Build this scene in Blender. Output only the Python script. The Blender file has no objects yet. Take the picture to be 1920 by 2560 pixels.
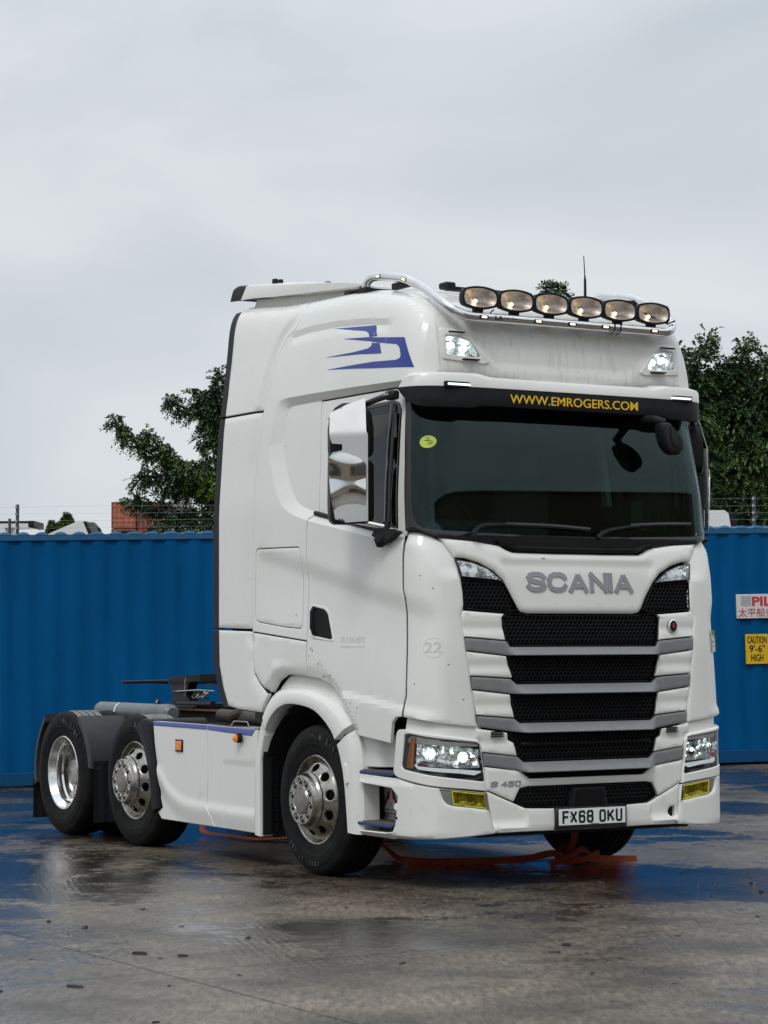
import bpy, math, random
import numpy as np
from mathutils import Vector, Matrix
from mathutils.geometry import delaunay_2d_cdt
random.seed(7); rng = np.random.default_rng(7)
SC = bpy.context.scene; COL = SC.collection
PI = math.pi

# ------------------------------------------------------------------ camera
cd_ = bpy.data.cameras.new('camera'); cam = bpy.data.objects.new('camera', cd_); COL.objects.link(cam)
_r = Vector((0.85246097, -0.52277694, -0.00381562)); _u = Vector((-0.02574911, -0.04927499, 0.99845328)); _f = Vector((0.52215637, 0.85104421, 0.05546605))
M = Matrix((_r, _u, -_f)).transposed().to_4x4(); M.translation = Vector((-9.2123, -13.9647, 1.5498))
cam.matrix_world = M
cd_.sensor_fit = 'HORIZONTAL'; cd_.sensor_width = 36; cd_.lens = 36 * 5945.55 / 1920
cd_.clip_start = 0.1; cd_.clip_end = 3000
SC.camera = cam
# ------------------------------------------------------------------ world and sun
SUN_EL, SUN_AZ = math.radians(52), math.radians(232)     # azimuth measured clockwise from +y
w = bpy.data.worlds.new('World'); SC.world = w; w.use_nodes = True
nt = w.node_tree; nt.nodes.clear()
N = lambda t: nt.nodes.new(t)
def L(a, b): nt.links.new(a, b)
out = N('ShaderNodeOutputWorld'); bg = N('ShaderNodeBackground'); bg.inputs[1].default_value = 0.1
sky = N('ShaderNodeTexSky'); sky.sky_type = 'NISHITA'; sky.sun_disc = False
sky.sun_elevation = SUN_EL; sky.sun_rotation = SUN_AZ
tc = N('ShaderNodeTexCoord'); mp = N('ShaderNodeMapping'); mp.inputs['Scale'].default_value = (1, 1, 2.2)
mp.inputs['Rotation'].default_value = (0.15, 0.1, 0.3); mp.inputs['Location'].default_value = (1.7, 1.3, 2.1)
n1 = N('ShaderNodeTexNoise'); n1.inputs['Scale'].default_value = 4.2; n1.inputs['Detail'].default_value = 7; n1.inputs['Roughness'].default_value = 0.48; n1.inputs['Distortion'].default_value = 0.5
n2 = N('ShaderNodeTexNoise'); n2.inputs['Scale'].default_value = 1.1; n2.inputs['Detail'].default_value = 3
cr = N('ShaderNodeValToRGB'); e = cr.color_ramp.elements
e[0].position = 0.37; e[0].color = (0.475, 0.545, 0.605, 1); e[1].position = 0.62; e[1].color = (0.78, 0.812, 0.835, 1)
mxn = N('ShaderNodeMath'); mxn.operation = 'MULTIPLY_ADD'; mxn.inputs[1].default_value = 0.5
hl = N('ShaderNodeMath'); hl.operation = 'MULTIPLY'; hl.inputs[1].default_value = 0.5
L(tc.outputs['Generated'], mp.inputs[0]); L(mp.outputs[0], n1.inputs[0]); L(mp.outputs[0], n2.inputs[0])
L(n2.outputs[0], hl.inputs[0]); L(n1.outputs[0], mxn.inputs[0]); L(hl.outputs[0], mxn.inputs[2]); L(mxn.outputs[0], cr.inputs[0])
# overcast sky: brighter towards the zenith, as a real cloud layer is
sp = N('ShaderNodeSeparateXYZ'); L(tc.outputs['Generated'], sp.inputs[0])
zr_ = N('ShaderNodeMapRange'); zr_.inputs['From Min'].default_value = 0.2; zr_.inputs['From Max'].default_value = 1.0
zr_.inputs['To Min'].default_value = 9.6; zr_.inputs['To Max'].default_value = 19.5
L(sp.outputs[2], zr_.inputs[0])
sc_ = N('ShaderNodeVectorMath'); sc_.operation = 'SCALE'; L(cr.outputs[0], sc_.inputs[0]); L(zr_.outputs[0], sc_.inputs['Scale'])
mx = N('ShaderNodeMix'); mx.data_type = 'RGBA'; mx.inputs[0].default_value = 0.96
L(sky.outputs[0], mx.inputs[6]); L(sc_.outputs[0], mx.inputs[7]); L(mx.outputs[2], bg.inputs[0]); L(bg.outputs[0], out.inputs[0])
sd = bpy.data.lights.new('sun', 'SUN'); sd.energy = 1.2; sd.angle = math.radians(18); sd.color = (1, 0.97, 0.93)
so = bpy.data.objects.new('sun', sd); COL.objects.link(so)
sdir = Vector((math.sin(SUN_AZ) * math.cos(SUN_EL), math.cos(SUN_AZ) * math.cos(SUN_EL), math.sin(SUN_EL)))
so.rotation_euler = (-sdir).to_track_quat('-Z', 'Y').to_euler(); so.location = (0, 0, 20)
SC.view_settings.view_transform = 'Standard'; SC.view_settings.look = 'None'; SC.view_settings.gamma = 1
SC.view_settings.exposure = 0.0; SC.view_settings.use_curve_mapping = False
SC.render.engine = 'CYCLES'

# ------------------------------------------------------------------ materials
MAT = {}
def mat(name, col, rough=0.5, metal=0.0, coat=0.0, var=0.0, vscale=8.0, bump=0.0, bscale=60.0, emit=None, es=0.0, spec=0.5, col2=None, trans=0.0, ior=1.45, vstretch=(1,1,1), lo=.35, hi=.7, rvar=0.0):
    m = bpy.data.materials.new(name); m.use_nodes = True; t = m.node_tree; b = t.nodes['Principled BSDF']
    b.inputs['Base Color'].default_value = (*col, 1); b.inputs['Roughness'].default_value = rough; b.inputs['Metallic'].default_value = metal
    b.inputs['Coat Weight'].default_value = coat; b.inputs['Coat Roughness'].default_value = 0.08; b.inputs['Specular IOR Level'].default_value = spec
    b.inputs['Transmission Weight'].default_value = trans; b.inputs['IOR'].default_value = ior
    if emit: b.inputs['Emission Color'].default_value = (*emit, 1); b.inputs['Emission Strength'].default_value = es
    if var or bump or rvar:
        tcn = t.nodes.new('ShaderNodeTexCoord'); mpn = t.nodes.new('ShaderNodeMapping'); mpn.inputs['Scale'].default_value = vstretch
        t.links.new(tcn.outputs['Object'], mpn.inputs[0])
    if var or rvar:
        nn = t.nodes.new('ShaderNodeTexNoise'); nn.inputs['Scale'].default_value = vscale; nn.inputs['Detail'].default_value = 8; nn.inputs['Roughness'].default_value = .62
        t.links.new(mpn.outputs[0], nn.inputs[0])
    if var:
        r = t.nodes.new('ShaderNodeValToRGB'); c2 = col2 or tuple(c * (1 - var) for c in col)
        r.color_ramp.elements[0].color = (*c2, 1); r.color_ramp.elements[1].color = (*col, 1)
        r.color_ramp.elements[0].position = lo; r.color_ramp.elements[1].position = hi
        t.links.new(nn.outputs[0], r.inputs[0]); t.links.new(r.outputs[0], b.inputs['Base Color'])
    if rvar:
        mr = t.nodes.new('ShaderNodeMapRange'); mr.inputs['From Min'].default_value = .3; mr.inputs['From Max'].default_value = .7
        mr.inputs['To Min'].default_value = rough + rvar; mr.inputs['To Max'].default_value = max(rough - rvar, .02)
        t.links.new(nn.outputs[0], mr.inputs[0]); t.links.new(mr.outputs[0], b.inputs['Roughness'])
    if bump:
        bn = t.nodes.new('ShaderNodeTexNoise'); bn.inputs['Scale'].default_value = bscale; bn.inputs['Detail'].default_value = 4
        t.links.new(mpn.outputs[0], bn.inputs[0]); bb = t.nodes.new('ShaderNodeBump'); bb.inputs['Strength'].default_value = bump; bb.inputs['Distance'].default_value = .01
        t.links.new(bn.outputs[0], bb.inputs['Height']); t.links.new(bb.outputs[0], b.inputs['Normal'])
    MAT[name] = m; return m
W_ = mat('white_paint', (.785, .785, .75), .27, coat=.4, var=.05, vscale=2.2, rvar=.05, col2=(.755, .75, .71))
WS = mat('stained_white_paint', (.70, .695, .66), .42, coat=.1, col2=(.54, .525, .48), var=.4, vscale=5, vstretch=(6, 6, .5), lo=.25, hi=.5)
WL = mat('lower_white_paint', (.77, .765, .73), .34, coat=.2, var=.2, vscale=5, col2=(.66, .635, .57), lo=.2, hi=.42, vstretch=(1.5, 1.5, 1))
BLK = mat('black_plastic', (.018, .019, .021), .5, spec=.22, var=.3, vscale=12, bump=.05, bscale=200)
BLG = mat('gloss_black', (.012, .013, .016), .2, coat=.3)
DRK = mat('dark_cavity', (.006, .006, .007), .9)
MSH = mat('grille_black', (.007, .007, .008), .38, spec=.22)
GRY = mat('grey_trim', (.215, .215, .218), .40, var=.12, vscale=20)
SIL = mat('silver_letters', (.36, .37, .40), .35, metal=.4)
CHR = mat('polished_steel', (.82, .81, .79), .07, metal=1.0, bump=.02, bscale=6, rvar=.04)
ALU = mat('aluminium_wheel', (.40, .385, .36), .24, metal=1.0, var=.35, vscale=14, col2=(.19, .155, .12), rvar=.08, lo=.32, hi=.55)
ALB = mat('bright_aluminium', (.80, .80, .80), .16, metal=1.0, var=.15, vscale=10, rvar=.06)
CAP = mat('hub_cap_dirty', (.34, .30, .27), .42, metal=.8, var=.4, vscale=20)
TYR = mat('tyre_rubber', (.008, .008, .009), .65, spec=.14, var=.35, vscale=9, bump=.1, bscale=90, col2=(.014, .0135, .013), lo=.4, hi=.6)
TRD = mat('dusty_tread', (.26, .26, .25), .6, var=.5, vscale=20, bump=.2, bscale=80)  # pale tone stands for sky reflected in wet rubber
CHS = mat('chassis_dark', (.035, .033, .031), .6, var=.5, vscale=12, col2=(.06, .045, .035), bump=.1)
TNK = mat('grey_tank', (.17, .18, .19), .42, metal=.2, var=.3, vscale=9)
BLU = mat('blue_sticker', (.025, .05, .28), .4)
BLS = mat('faded_blue_trim', (.10, .14, .42), .45, var=.5, vscale=14, col2=(.35, .38, .55), lo=.3, hi=.4)
RUB = mat('rubber_strip', (.022, .024, .028), .55, spec=.22)
YEL = mat('yellow_lettering', (.83, .52, .03), .5)
PLT = mat('plate_white', (.78, .79, .77), .35)
PLK = mat('plate_black', (.01, .012, .012), .4)
AMB = mat('amber_lens', (.75, .20, .01), .2, coat=.5, emit=(1, .25, .01), es=.18)
AMD = mat('amber_reflector', (.80, .20, .01), .22, coat=.5)
LIT = mat('lit_headlight', (.9, .95, .95), .2, emit=(.86, 1, .95), es=1.7)
DRL = mat('light_guide', (.8, .83, .85), .25, emit=(.9, .95, 1), es=.35)
WRM = mat('warm_bulb', (1, .8, .5), .3, emit=(1, .84, .62), es=2.8)
WRS = mat('warm_marker', (1, .8, .6), .3, emit=(1, .6, .35), es=2.2)
YFG = mat('yellow_fog_lens', (.42, .36, .02), .16, metal=.75, bump=.6, bscale=30, var=.6, vscale=30, col2=(.10, .09, .01), lo=.4, hi=.6)
RFL = mat('reflector_chrome', (.86, .87, .86), .1, metal=1.0, bump=.6, bscale=38)
DSH = mat('dashboard', (.03, .03, .033), .7)
SEAT = mat('seat_fabric', (.05, .05, .055), .9)
GRN = mat('green_curtain', (.012, .06, .035), .9)
CRT = mat('cab_lining', (.10, .10, .095), .9)
RED = mat('red_strap', (.46, .07, .03), .75, var=.4, vscale=30, bump=.1, bscale=300)
REDB = mat('red_print', (.45, .03, .04), .5)
STE = mat('step_edge_blue', (.022, .038, .15), .5, var=.6, vscale=30, col2=(.05, .05, .07), lo=.35, hi=.5)
STP = mat('step_tread', (.09, .085, .08), .7, bump=.5, bscale=120)
CBL = mat('container_blue', (.0, .086, .245), .6, spec=.08, var=.25, col2=(.0, .068, .195), vscale=1.6, rvar=.12, vstretch=(1, 1, .35), bump=.02, bscale=8)
CBT = mat('container_blue_top', (.012, .105, .24), .5, var=.25, vscale=6)
CBR = mat('container_rib_end', (.05, .20, .40), .45)
CBD = mat('container_rail', (.002, .055, .15), .55, spec=.2, var=.45, vscale=7, col2=(.03, .04, .05), lo=.28, hi=.42)
COR = mat('container_orange', (.48, .13, .035), .6, var=.3, vscale=3)
CRD = mat('container_red', (.24, .05, .04), .6, var=.3, vscale=3)
CGY = mat('container_grey', (.33, .33, .30), .6, var=.2, vscale=3)
SGY = mat('sign_yellow', (.72, .45, .01), .5, var=.15, vscale=10)
SGW = mat('sign_white', (.62, .60, .58), .5)
BARK = mat('bark', (.09, .065, .045), .9, var=.4, vscale=10, bump=.3)
LF1 = mat('leaf_dark', (.020, .046, .014), .5, var=.5, vscale=1.6, col2=(.040, .080, .022), lo=.4, hi=.6)
LF2 = mat('leaf_mid', (.038, .078, .020), .5, var=.4, vscale=2, col2=(.070, .115, .028), lo=.4, hi=.6)
LF3 = mat('leaf_yellow_green', (.10, .15, .015), .5)
WIR = mat('galvanised_wire', (.34, .37, .39), .5)
PST = mat('fence_post', (.07, .09, .10), .6)
INS = mat('insulator', (.45, .42, .38), .5)
DBR = mat('debris_dark', (.02, .02, .022), .5)
WHS = mat('warehouse_wall', (.30, .22, .15), .8, var=.2, vscale=.3)
GST = mat('ghost_lettering', (.50, .50, .47), .45)
def glass(name, tint, refl_rough=.01, dark=.5, refl=(.9, .95, 1)):
    m = bpy.data.materials.new(name); m.use_nodes = True; t = m.node_tree; t.nodes.clear()
    o = t.nodes.new('ShaderNodeOutputMaterial'); g = t.nodes.new('ShaderNodeBsdfGlossy'); g.inputs['Roughness'].default_value = refl_rough; g.inputs['Color'].default_value = (*refl, 1)
    tr = t.nodes.new('ShaderNodeBsdfTransparent'); tr.inputs[0].default_value = (*[c * dark for c in tint], 1)
    fr = t.nodes.new('ShaderNodeFresnel'); fr.inputs[0].default_value = 1.5; mx = t.nodes.new('ShaderNodeMixShader')
    t.links.new(fr.outputs[0], mx.inputs[0]); t.links.new(tr.outputs[0], mx.inputs[1]); t.links.new(g.outputs[0], mx.inputs[2]); t.links.new(mx.outputs[0], o.inputs[0])
    MAT[name] = m; return m
GLS = glass('windscreen_glass', (.60, .90, .84), dark=.8, refl=(.68, .90, .88))
GSD = glass('door_glass', (.7, .8, .8), dark=.6)
GCL = glass('lamp_glass', (1, 1, 1), dark=.93)

def ground_material():
    m = bpy.data.materials.new('wet_concrete'); m.use_nodes = True; t = m.node_tree; b = t.nodes['Principled BSDF']
    def n(k, **kw):
        x = t.nodes.new(k)
        for a, v in kw.items():
            if a in x.inputs: x.inputs[a].default_value = v
            else: setattr(x, a, v)
        return x
    K = t.links.new
    tc = n('ShaderNodeTexCoord'); P = tc.outputs['Object']
    rt_ = n('ShaderNodeMapping'); rt_.inputs['Rotation'].default_value = (0, 0, math.radians(31.5)); K(P, rt_.inputs[0])      # x' across, y' along the brooming
    st_ = n('ShaderNodeMapping'); st_.inputs['Scale'].default_value = (1, .22, 1); K(rt_.outputs[0], st_.inputs[0])
    # colour of the concrete
    a = n('ShaderNodeTexNoise', Scale=1.3, Detail=10, Roughness=.72); K(P, a.inputs[0])
    ra = n('ShaderNodeValToRGB'); ra.color_ramp.elements[0].position = .36; ra.color_ramp.elements[0].color = (.040, .032, .023, 1)
    ra.color_ramp.elements[1].position = .66; ra.color_ramp.elements[1].color = (.245, .198, .150, 1); K(a.outputs[0], ra.inputs[0])
    g = n('ShaderNodeTexNoise', Scale=30, Detail=6, Roughness=.75); K(st_.outputs[0], g.inputs[0])
    sx_ = n('ShaderNodeSeparateXYZ'); K(rt_.outputs[0], sx_.inputs[0])
    ba = n('ShaderNodeMapRange', **{'From Min': -.3, 'From Max': -3.2, 'To Min': 0, 'To Max': .095}); K(sx_.outputs[0], ba.inputs[0])
    bb_ = n('ShaderNodeMapRange', **{'From Min': -4.3, 'From Max': -1.8, 'To Min': -.02, 'To Max': .050}); K(sx_.outputs[1], bb_.inputs[0])
    bs = n('ShaderNodeMath', operation='ADD'); K(ba.outputs[0], bs.inputs[0]); K(bb_.outputs[0], bs.inputs[1])
    rg = n('ShaderNodeMapRange', **{'From Min': .3, 'From Max': .7, 'To Min': .25, 'To Max': 1.6}); K(g.outputs[0], rg.inputs[0])
    mc = n('ShaderNodeVectorMath', operation='SCALE'); K(ra.outputs[0], mc.inputs[0]); K(rg.outputs[0], mc.inputs['Scale'])
    # where water stands: broad pools broken by a fine irregular edge
    pn = n('ShaderNodeTexNoise', Scale=.42, Detail=3, Roughness=.5, Distortion=.6); mpn = n('ShaderNodeMapping'); mpn.inputs['Location'].default_value = (3.1, 1.7, 0); K(P, mpn.inputs[0]); K(mpn.outputs[0], pn.inputs[0])
    pf = n('ShaderNodeTexNoise', Scale=2.6, Detail=10, Roughness=.80); K(P, pf.inputs[0])
    ad = n('ShaderNodeMath', operation='MULTIPLY_ADD'); ad.inputs[1].default_value = .95; K(pf.outputs[0], ad.inputs[0]); K(pn.outputs[0], ad.inputs[2])
    ad2 = n('ShaderNodeMath', operation='ADD'); K(ad.outputs[0], ad2.inputs[0]); K(bs.outputs[0], ad2.inputs[1]); ad = ad2
    wet = n('ShaderNodeMapRange', **{'From Min': .99, 'From Max': 1.10, 'To Min': 0, 'To Max': 1}); K(ad.outputs[0], wet.inputs[0])
    # roughness: damp concrete .38, pool .04
    rr = n('ShaderNodeMapRange', **{'To Min': .33, 'To Max': .045}); K(wet.outputs[0], rr.inputs[0])
    rn = n('ShaderNodeMath', operation='MULTIPLY_ADD'); rn.inputs[1].default_value = .22; K(g.outputs[0], rn.inputs[0]); 
    sb = n('ShaderNodeMath', operation='SUBTRACT'); sb.inputs[1].default_value = .11; K(rr.outputs[0], sb.inputs[0]); K(sb.outputs[0], rn.inputs[2])
    cl = n('ShaderNodeClamp', Min=.03, Max=.8); K(rn.outputs[0], cl.inputs[0]); K(cl.outputs[0], b.inputs['Roughness'])
    dk = n('ShaderNodeMapRange', **{'To Min': 1.0, 'To Max': .5}); K(wet.outputs[0], dk.inputs[0])
    md = n('ShaderNodeVectorMath', operation='SCALE'); K(mc.outputs[0], md.inputs[0]); K(dk.outputs[0], md.inputs['Scale']); K(md.outputs[0], b.inputs['Base Color'])
    cw = n('ShaderNodeMapRange', **{'To Min': .34, 'To Max': 1.0}); K(wet.outputs[0], cw.inputs[0]); K(cw.outputs[0], b.inputs['Coat Weight']); b.inputs['Coat IOR'].default_value = 1.30; b.inputs['Specular IOR Level'].default_value = .22
    cr_ = n('ShaderNodeMapRange', **{'To Min': .24, 'To Max': .015}); K(wet.outputs[0], cr_.inputs[0]); K(cr_.outputs[0], b.inputs['Coat Roughness'])
    # relief: broomed grooves in the slab + grain, drowned where the water stands
    wv = n('ShaderNodeTexWave', Scale=13, Distortion=3.0, Detail=3); wv.bands_direction = 'DIAGONAL'; wv.inputs['Detail Scale'].default_value = 1.5; K(st_.outputs[0], wv.inputs[0])
    wm = n('ShaderNodeMath', operation='MULTIPLY_ADD'); hm = n('ShaderNodeTexNoise', Scale=.8, Detail=3); K(P, hm.inputs[0]); hr_ = n('ShaderNodeMapRange', **{'From Min': .48, 'From Max': .68, 'To Min': .0, 'To Max': .26}); K(hm.outputs[0], hr_.inputs[0]); K(hr_.outputs[0], wm.inputs[1]); K(wv.outputs[1], wm.inputs[0]); K(g.outputs[0], wm.inputs[2])
    iv = n('ShaderNodeMapRange', **{'To Min': 1.0, 'To Max': .34}); K(wet.outputs[0], iv.inputs[0])
    bp = n('ShaderNodeBump', Distance=.010); K(iv.outputs[0], bp.inputs['Strength']); K(wm.outputs[0], bp.inputs['Height'])
    b2n = n('ShaderNodeTexNoise', Scale=2.4, Detail=5, Roughness=.6); K(P, b2n.inputs[0])
    b2 = n('ShaderNodeBump', Distance=.02); b2.inputs['Strength'].default_value = .16; K(b2n.outputs[0], b2.inputs['Height']); K(bp.outputs[0], b2.inputs['Normal'])
    K(b2.outputs[0], b.inputs['Normal']); K(b2.outputs[0], b.inputs['Coat Normal'])
    MAT['wet_concrete'] = m; return m
GRD = ground_material()

# ------------------------------------------------------------------ object helpers
def tag(o, label=None, cat=None, group=None, kind=None):
    if label: o['label'] = label
    if cat: o['category'] = cat
    if group: o['group'] = group
    if kind: o['kind'] = kind
    return o
def empty(name, loc=(0, 0, 0), parent=None, rot=(0, 0, 0)):
    o = bpy.data.objects.new(name, None); o.location = loc; o.rotation_euler = rot; o.parent = parent; COL.objects.link(o); return o
def mk(name, v, f, m, parent=None, sharp=38, smooth=True):
    me = bpy.data.meshes.new(name)
    me.from_pydata([tuple(map(float, p)) for p in v], [], [tuple(map(int, q)) for q in f]); me.materials.append(m)
    if smooth:
        me.polygons.foreach_set('use_smooth', [True] * len(me.polygons)); me.set_sharp_from_angle(angle=math.radians(sharp))
    me.update(); o = bpy.data.objects.new(name, me); o.parent = parent; COL.objects.link(o); return o
def inst(o, parent=None, **kw):
    c = o.copy(); c.parent = parent if parent else o.parent; COL.objects.link(c)
    for k, v in kw.items(): setattr(c, k, v)
    return c
def copy_tree(o, parent=None):
    c = o.copy(); COL.objects.link(c); c.parent = parent
    for ch in list(o.children): copy_tree(ch, c)
    return c
class MB:
    def __init__(s): s.v = []; s.f = []
    def add(s, v, f):
        b = len(s.v); s.v += [tuple(p) for p in v]; s.f += [tuple(b + i for i in q) for q in f]; return s
    def box(s, x0, x1, y0, y1, z0, z1, ch=0.0):
        if ch:
            c = ch; v = []; 
            for x, sx in ((x0, 1), (x1, -1)):
                for y, sy in ((y0, 1), (y1, -1)):
                    for z, sz in ((z0, 1), (z1, -1)):
                        v += [(x + sx * c, y + sy * c, z), (x + sx * c, y, z + sz * c), (x, y + sy * c, z + sz * c)]
            import bmesh
            bm = bmesh.new(); vs = [bm.verts.new(p) for p in v]; r = bmesh.ops.convex_hull(bm, input=vs)
            bmesh.ops.dissolve_limit(bm, angle_limit=.01, verts=bm.verts, edges=bm.edges)
            bm.verts.index_update(); s.add([q.co[:] for q in bm.verts], [[q.index for q in f_.verts] for f_ in bm.faces]); bm.free(); return s
        v = [(x, y, z) for x in (x0, x1) for y in (y0, y1) for z in (z0, z1)]
        return s.add(v, [(0, 1, 3, 2), (4, 6, 7, 5), (0, 4, 5, 1), (2, 3, 7, 6), (0, 2, 6, 4), (1, 5, 7, 3)])
    def tube(s, pts, r, n=12, cap=True, flat=1.0):
        pts = [Vector(p) for p in pts]; rs = r if hasattr(r, '__len__') else [r] * len(pts); rings = []; up = None
        for i, p in enumerate(pts):
            d = (pts[min(i + 1, len(pts) - 1)] - pts[max(i - 1, 0)]).normalized()
            if up is None: up = Vector((0, 0, 1)) if abs(d.z) < .9 else Vector((0, 1, 0))
            a = d.cross(up).normalized(); b = a.cross(d).normalized(); up = b
            rings.append([p + a * (rs[i] * math.cos(2 * PI * k / n)) + b * (flat * rs[i] * math.sin(2 * PI * k / n)) for k in range(n)])
        v = [q[:] for rg in rings for q in rg]; f = []
        for i in range(len(rings) - 1):
            for k in range(n):
                f.append((i * n + k, i * n + (k + 1) % n, (i + 1) * n + (k + 1) % n, (i + 1) * n + k))
        if cap: f.append(tuple(range(n))[::-1]); f.append(tuple((len(rings) - 1) * n + k for k in range(n)))
        return s.add(v, f)
    def prism(s, poly, axis, a, b):      # poly in the two other axes
        n = len(poly)
        def P(q, t): return (t, q[0], q[1]) if axis == 'x' else ((q[0], t, q[1]) if axis == 'y' else (q[0], q[1], t))
        v = [P(q, a) for q in poly] + [P(q, b) for q in poly]
        f = [tuple(range(n)), tuple(range(2 * n - 1, n - 1, -1))] + [(i, n + i, n + (i + 1) % n, (i + 1) % n) for i in range(n)]
        return s.add(v, f)
    def lathe(s, prof, n=48, axis='x', org=(0, 0, 0)):   # prof: (r, t)
        v = []; f = []
        for r, t in prof:
            for k in range(n):
                a = 2 * PI * k / n; c, d = r * math.cos(a), r * math.sin(a)
                p = (t, c, d) if axis == 'x' else ((c, t, d) if axis == 'y' else (c, d, t))
                v.append((p[0] + org[0], p[1] + org[1], p[2] + org[2]))
        for i in range(len(prof) - 1):
            for k in range(n): f.append((i * n + k, i * n + (k + 1) % n, (i + 1) * n + (k + 1) % n, (i + 1) * n + k))
        return s.add(v, f)
    def obj(s, name, m, parent=None, sharp=38, smooth=True, fix=True):
        o = mk(name, s.v, s.f, m, parent, sharp, False)
        if fix:
            import bmesh
            bm = bmesh.new(); bm.from_mesh(o.data); bmesh.ops.recalc_face_normals(bm, faces=bm.faces); bm.to_mesh(o.data); bm.free()
        if smooth:
            o.data.polygons.foreach_set('use_smooth', [True] * len(o.data.polygons)); o.data.set_sharp_from_angle(angle=math.radians(sharp))
        return o
def text(name, body, m, parent, w_, h_, org, right, up, extrude=.0015, bold=0.0, font=None, bevel=0, post=None, spc=1.0):
    c = bpy.data.curves.new(name, 'FONT'); c.body = body; c.size = 1; c.extrude = 0; c.offset = bold; c.align_x = 'LEFT'; c.resolution_u = 4; c.space_character = spc
    t = bpy.data.objects.new(name + '_tmp', c); COL.objects.link(t)
    dg = bpy.context.evaluated_depsgraph_get(); me = bpy.data.meshes.new_from_object(t.evaluated_get(dg))
    COL.objects.unlink(t); bpy.data.objects.remove(t)
    n = len(me.vertices); co = np.empty(n * 3); me.vertices.foreach_get('co', co); co = co.reshape(-1, 3)
    x0, x1, y0, y1 = co[:, 0].min(), co[:, 0].max(), co[:, 1].min(), co[:, 1].max()
    sx = (co[:, 0] - x0) / (x1 - x0) * w_; sy = (co[:, 1] - y0) / (y1 - y0) * h_
    o_ = np.array(org); R = np.array(Vector(right).normalized()); U = np.array(Vector(up).normalized()); Nn = np.cross(R, U)
    v = o_ + sx[:, None] * R + sy[:, None] * U
    if post: v = post(v)
    fs = [tuple(p.vertices) for p in me.polygons]
    # raise the faces: front copy + side walls
    ec = {}
    for q in fs:
        for a, b in zip(q, q[1:] + q[:1]): ec[(a, b)] = 1
    bd = [(a, b) for (a, b) in ec if (b, a) not in ec]
    vv = list(v + Nn * extrude) + list(v - Nn * .002); F = list(fs) + [(b, a, a + n, b + n) for a, b in bd]
    bpy.data.meshes.remove(me)
    return mk(name, vv, F, m, parent, smooth=False)

GLY = {'S': (1, [[(.98, .80), (.86, .93), (.68, 1), (.30, 1), (.10, .93), (0, .78), (.08, .62), (.30, .54), (.70, .46), (.92, .38), (1, .22), (.90, .07), (.70, 0), (.30, 0), (.12, .07), (.0, .20)]]),
 'C': (1, [[(1, .78), (.93, .90), (.72, 1), (.34, 1), (.10, .88), (0, .66), (0, .34), (.10, .12), (.34, 0), (.72, 0), (.93, .10), (1, .22)]]), 'A': (1.12, [[(0, -.0), (.5, 1)], [(.5, 1), (1, -.0)], [(.22, .26), (.78, .26)]]),
 'N': (.95, [[(0, 0), (0, 1)], [(0, 1), (1, 0)], [(1, 0), (1, 1)]]), 'I': (0, [[(0, 0), (0, 1)]]), 'F': (.72, [[(0, 0), (0, 1), (1, 1)], [(0, .52), (.85, .52)]]), 'X': (.9, [[(0, 0), (1, 1)], [(0, 1), (1, 0)]]),
 '6': (.8, [[(1, .84), (.85, 1), (.15, 1), (0, .86), (0, .14), (.15, 0), (.85, 0), (1, .14), (1, .42), (.85, .56), (.1, .56)]]), '8': (.8, [[(.15, .53), (0, .66), (0, .87), (.15, 1), (.85, 1), (1, .87), (1, .66), (.85, .53), (.15, .53)], [(.15, .53), (0, .40), (0, .14), (.15, 0), (.85, 0), (1, .14), (1, .40), (.85, .53)]]),
 'O': (.8, [[(0, .5), (0, .14), (.15, 0), (.85, 0), (1, .14), (1, .86), (.85, 1), (.15, 1), (0, .86), (0, .5)]]), 'K': (.9, [[(0, 0), (0, 1)], [(.08, .42), (1, 1)], [(.36, .60), (1, 0)]]), 'U': (.8, [[(0, 1), (0, .14), (.15, 0), (.85, 0), (1, .14), (1, 1)]]),
 '4': (.85, [[(.75, 0), (.75, 1), (0, .32), (1, .32)]]), '5': (.8, [[(1, 1), (0, 1), (0, .56), (.85, .56), (1, .42), (1, .14), (.85, 0), (0, 0)]]), '0': (.8, [[(0, .5), (0, .14), (.15, 0), (.85, 0), (1, .14), (1, .86), (.85, 1), (.15, 1), (0, .86), (0, .5)]])}
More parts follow.
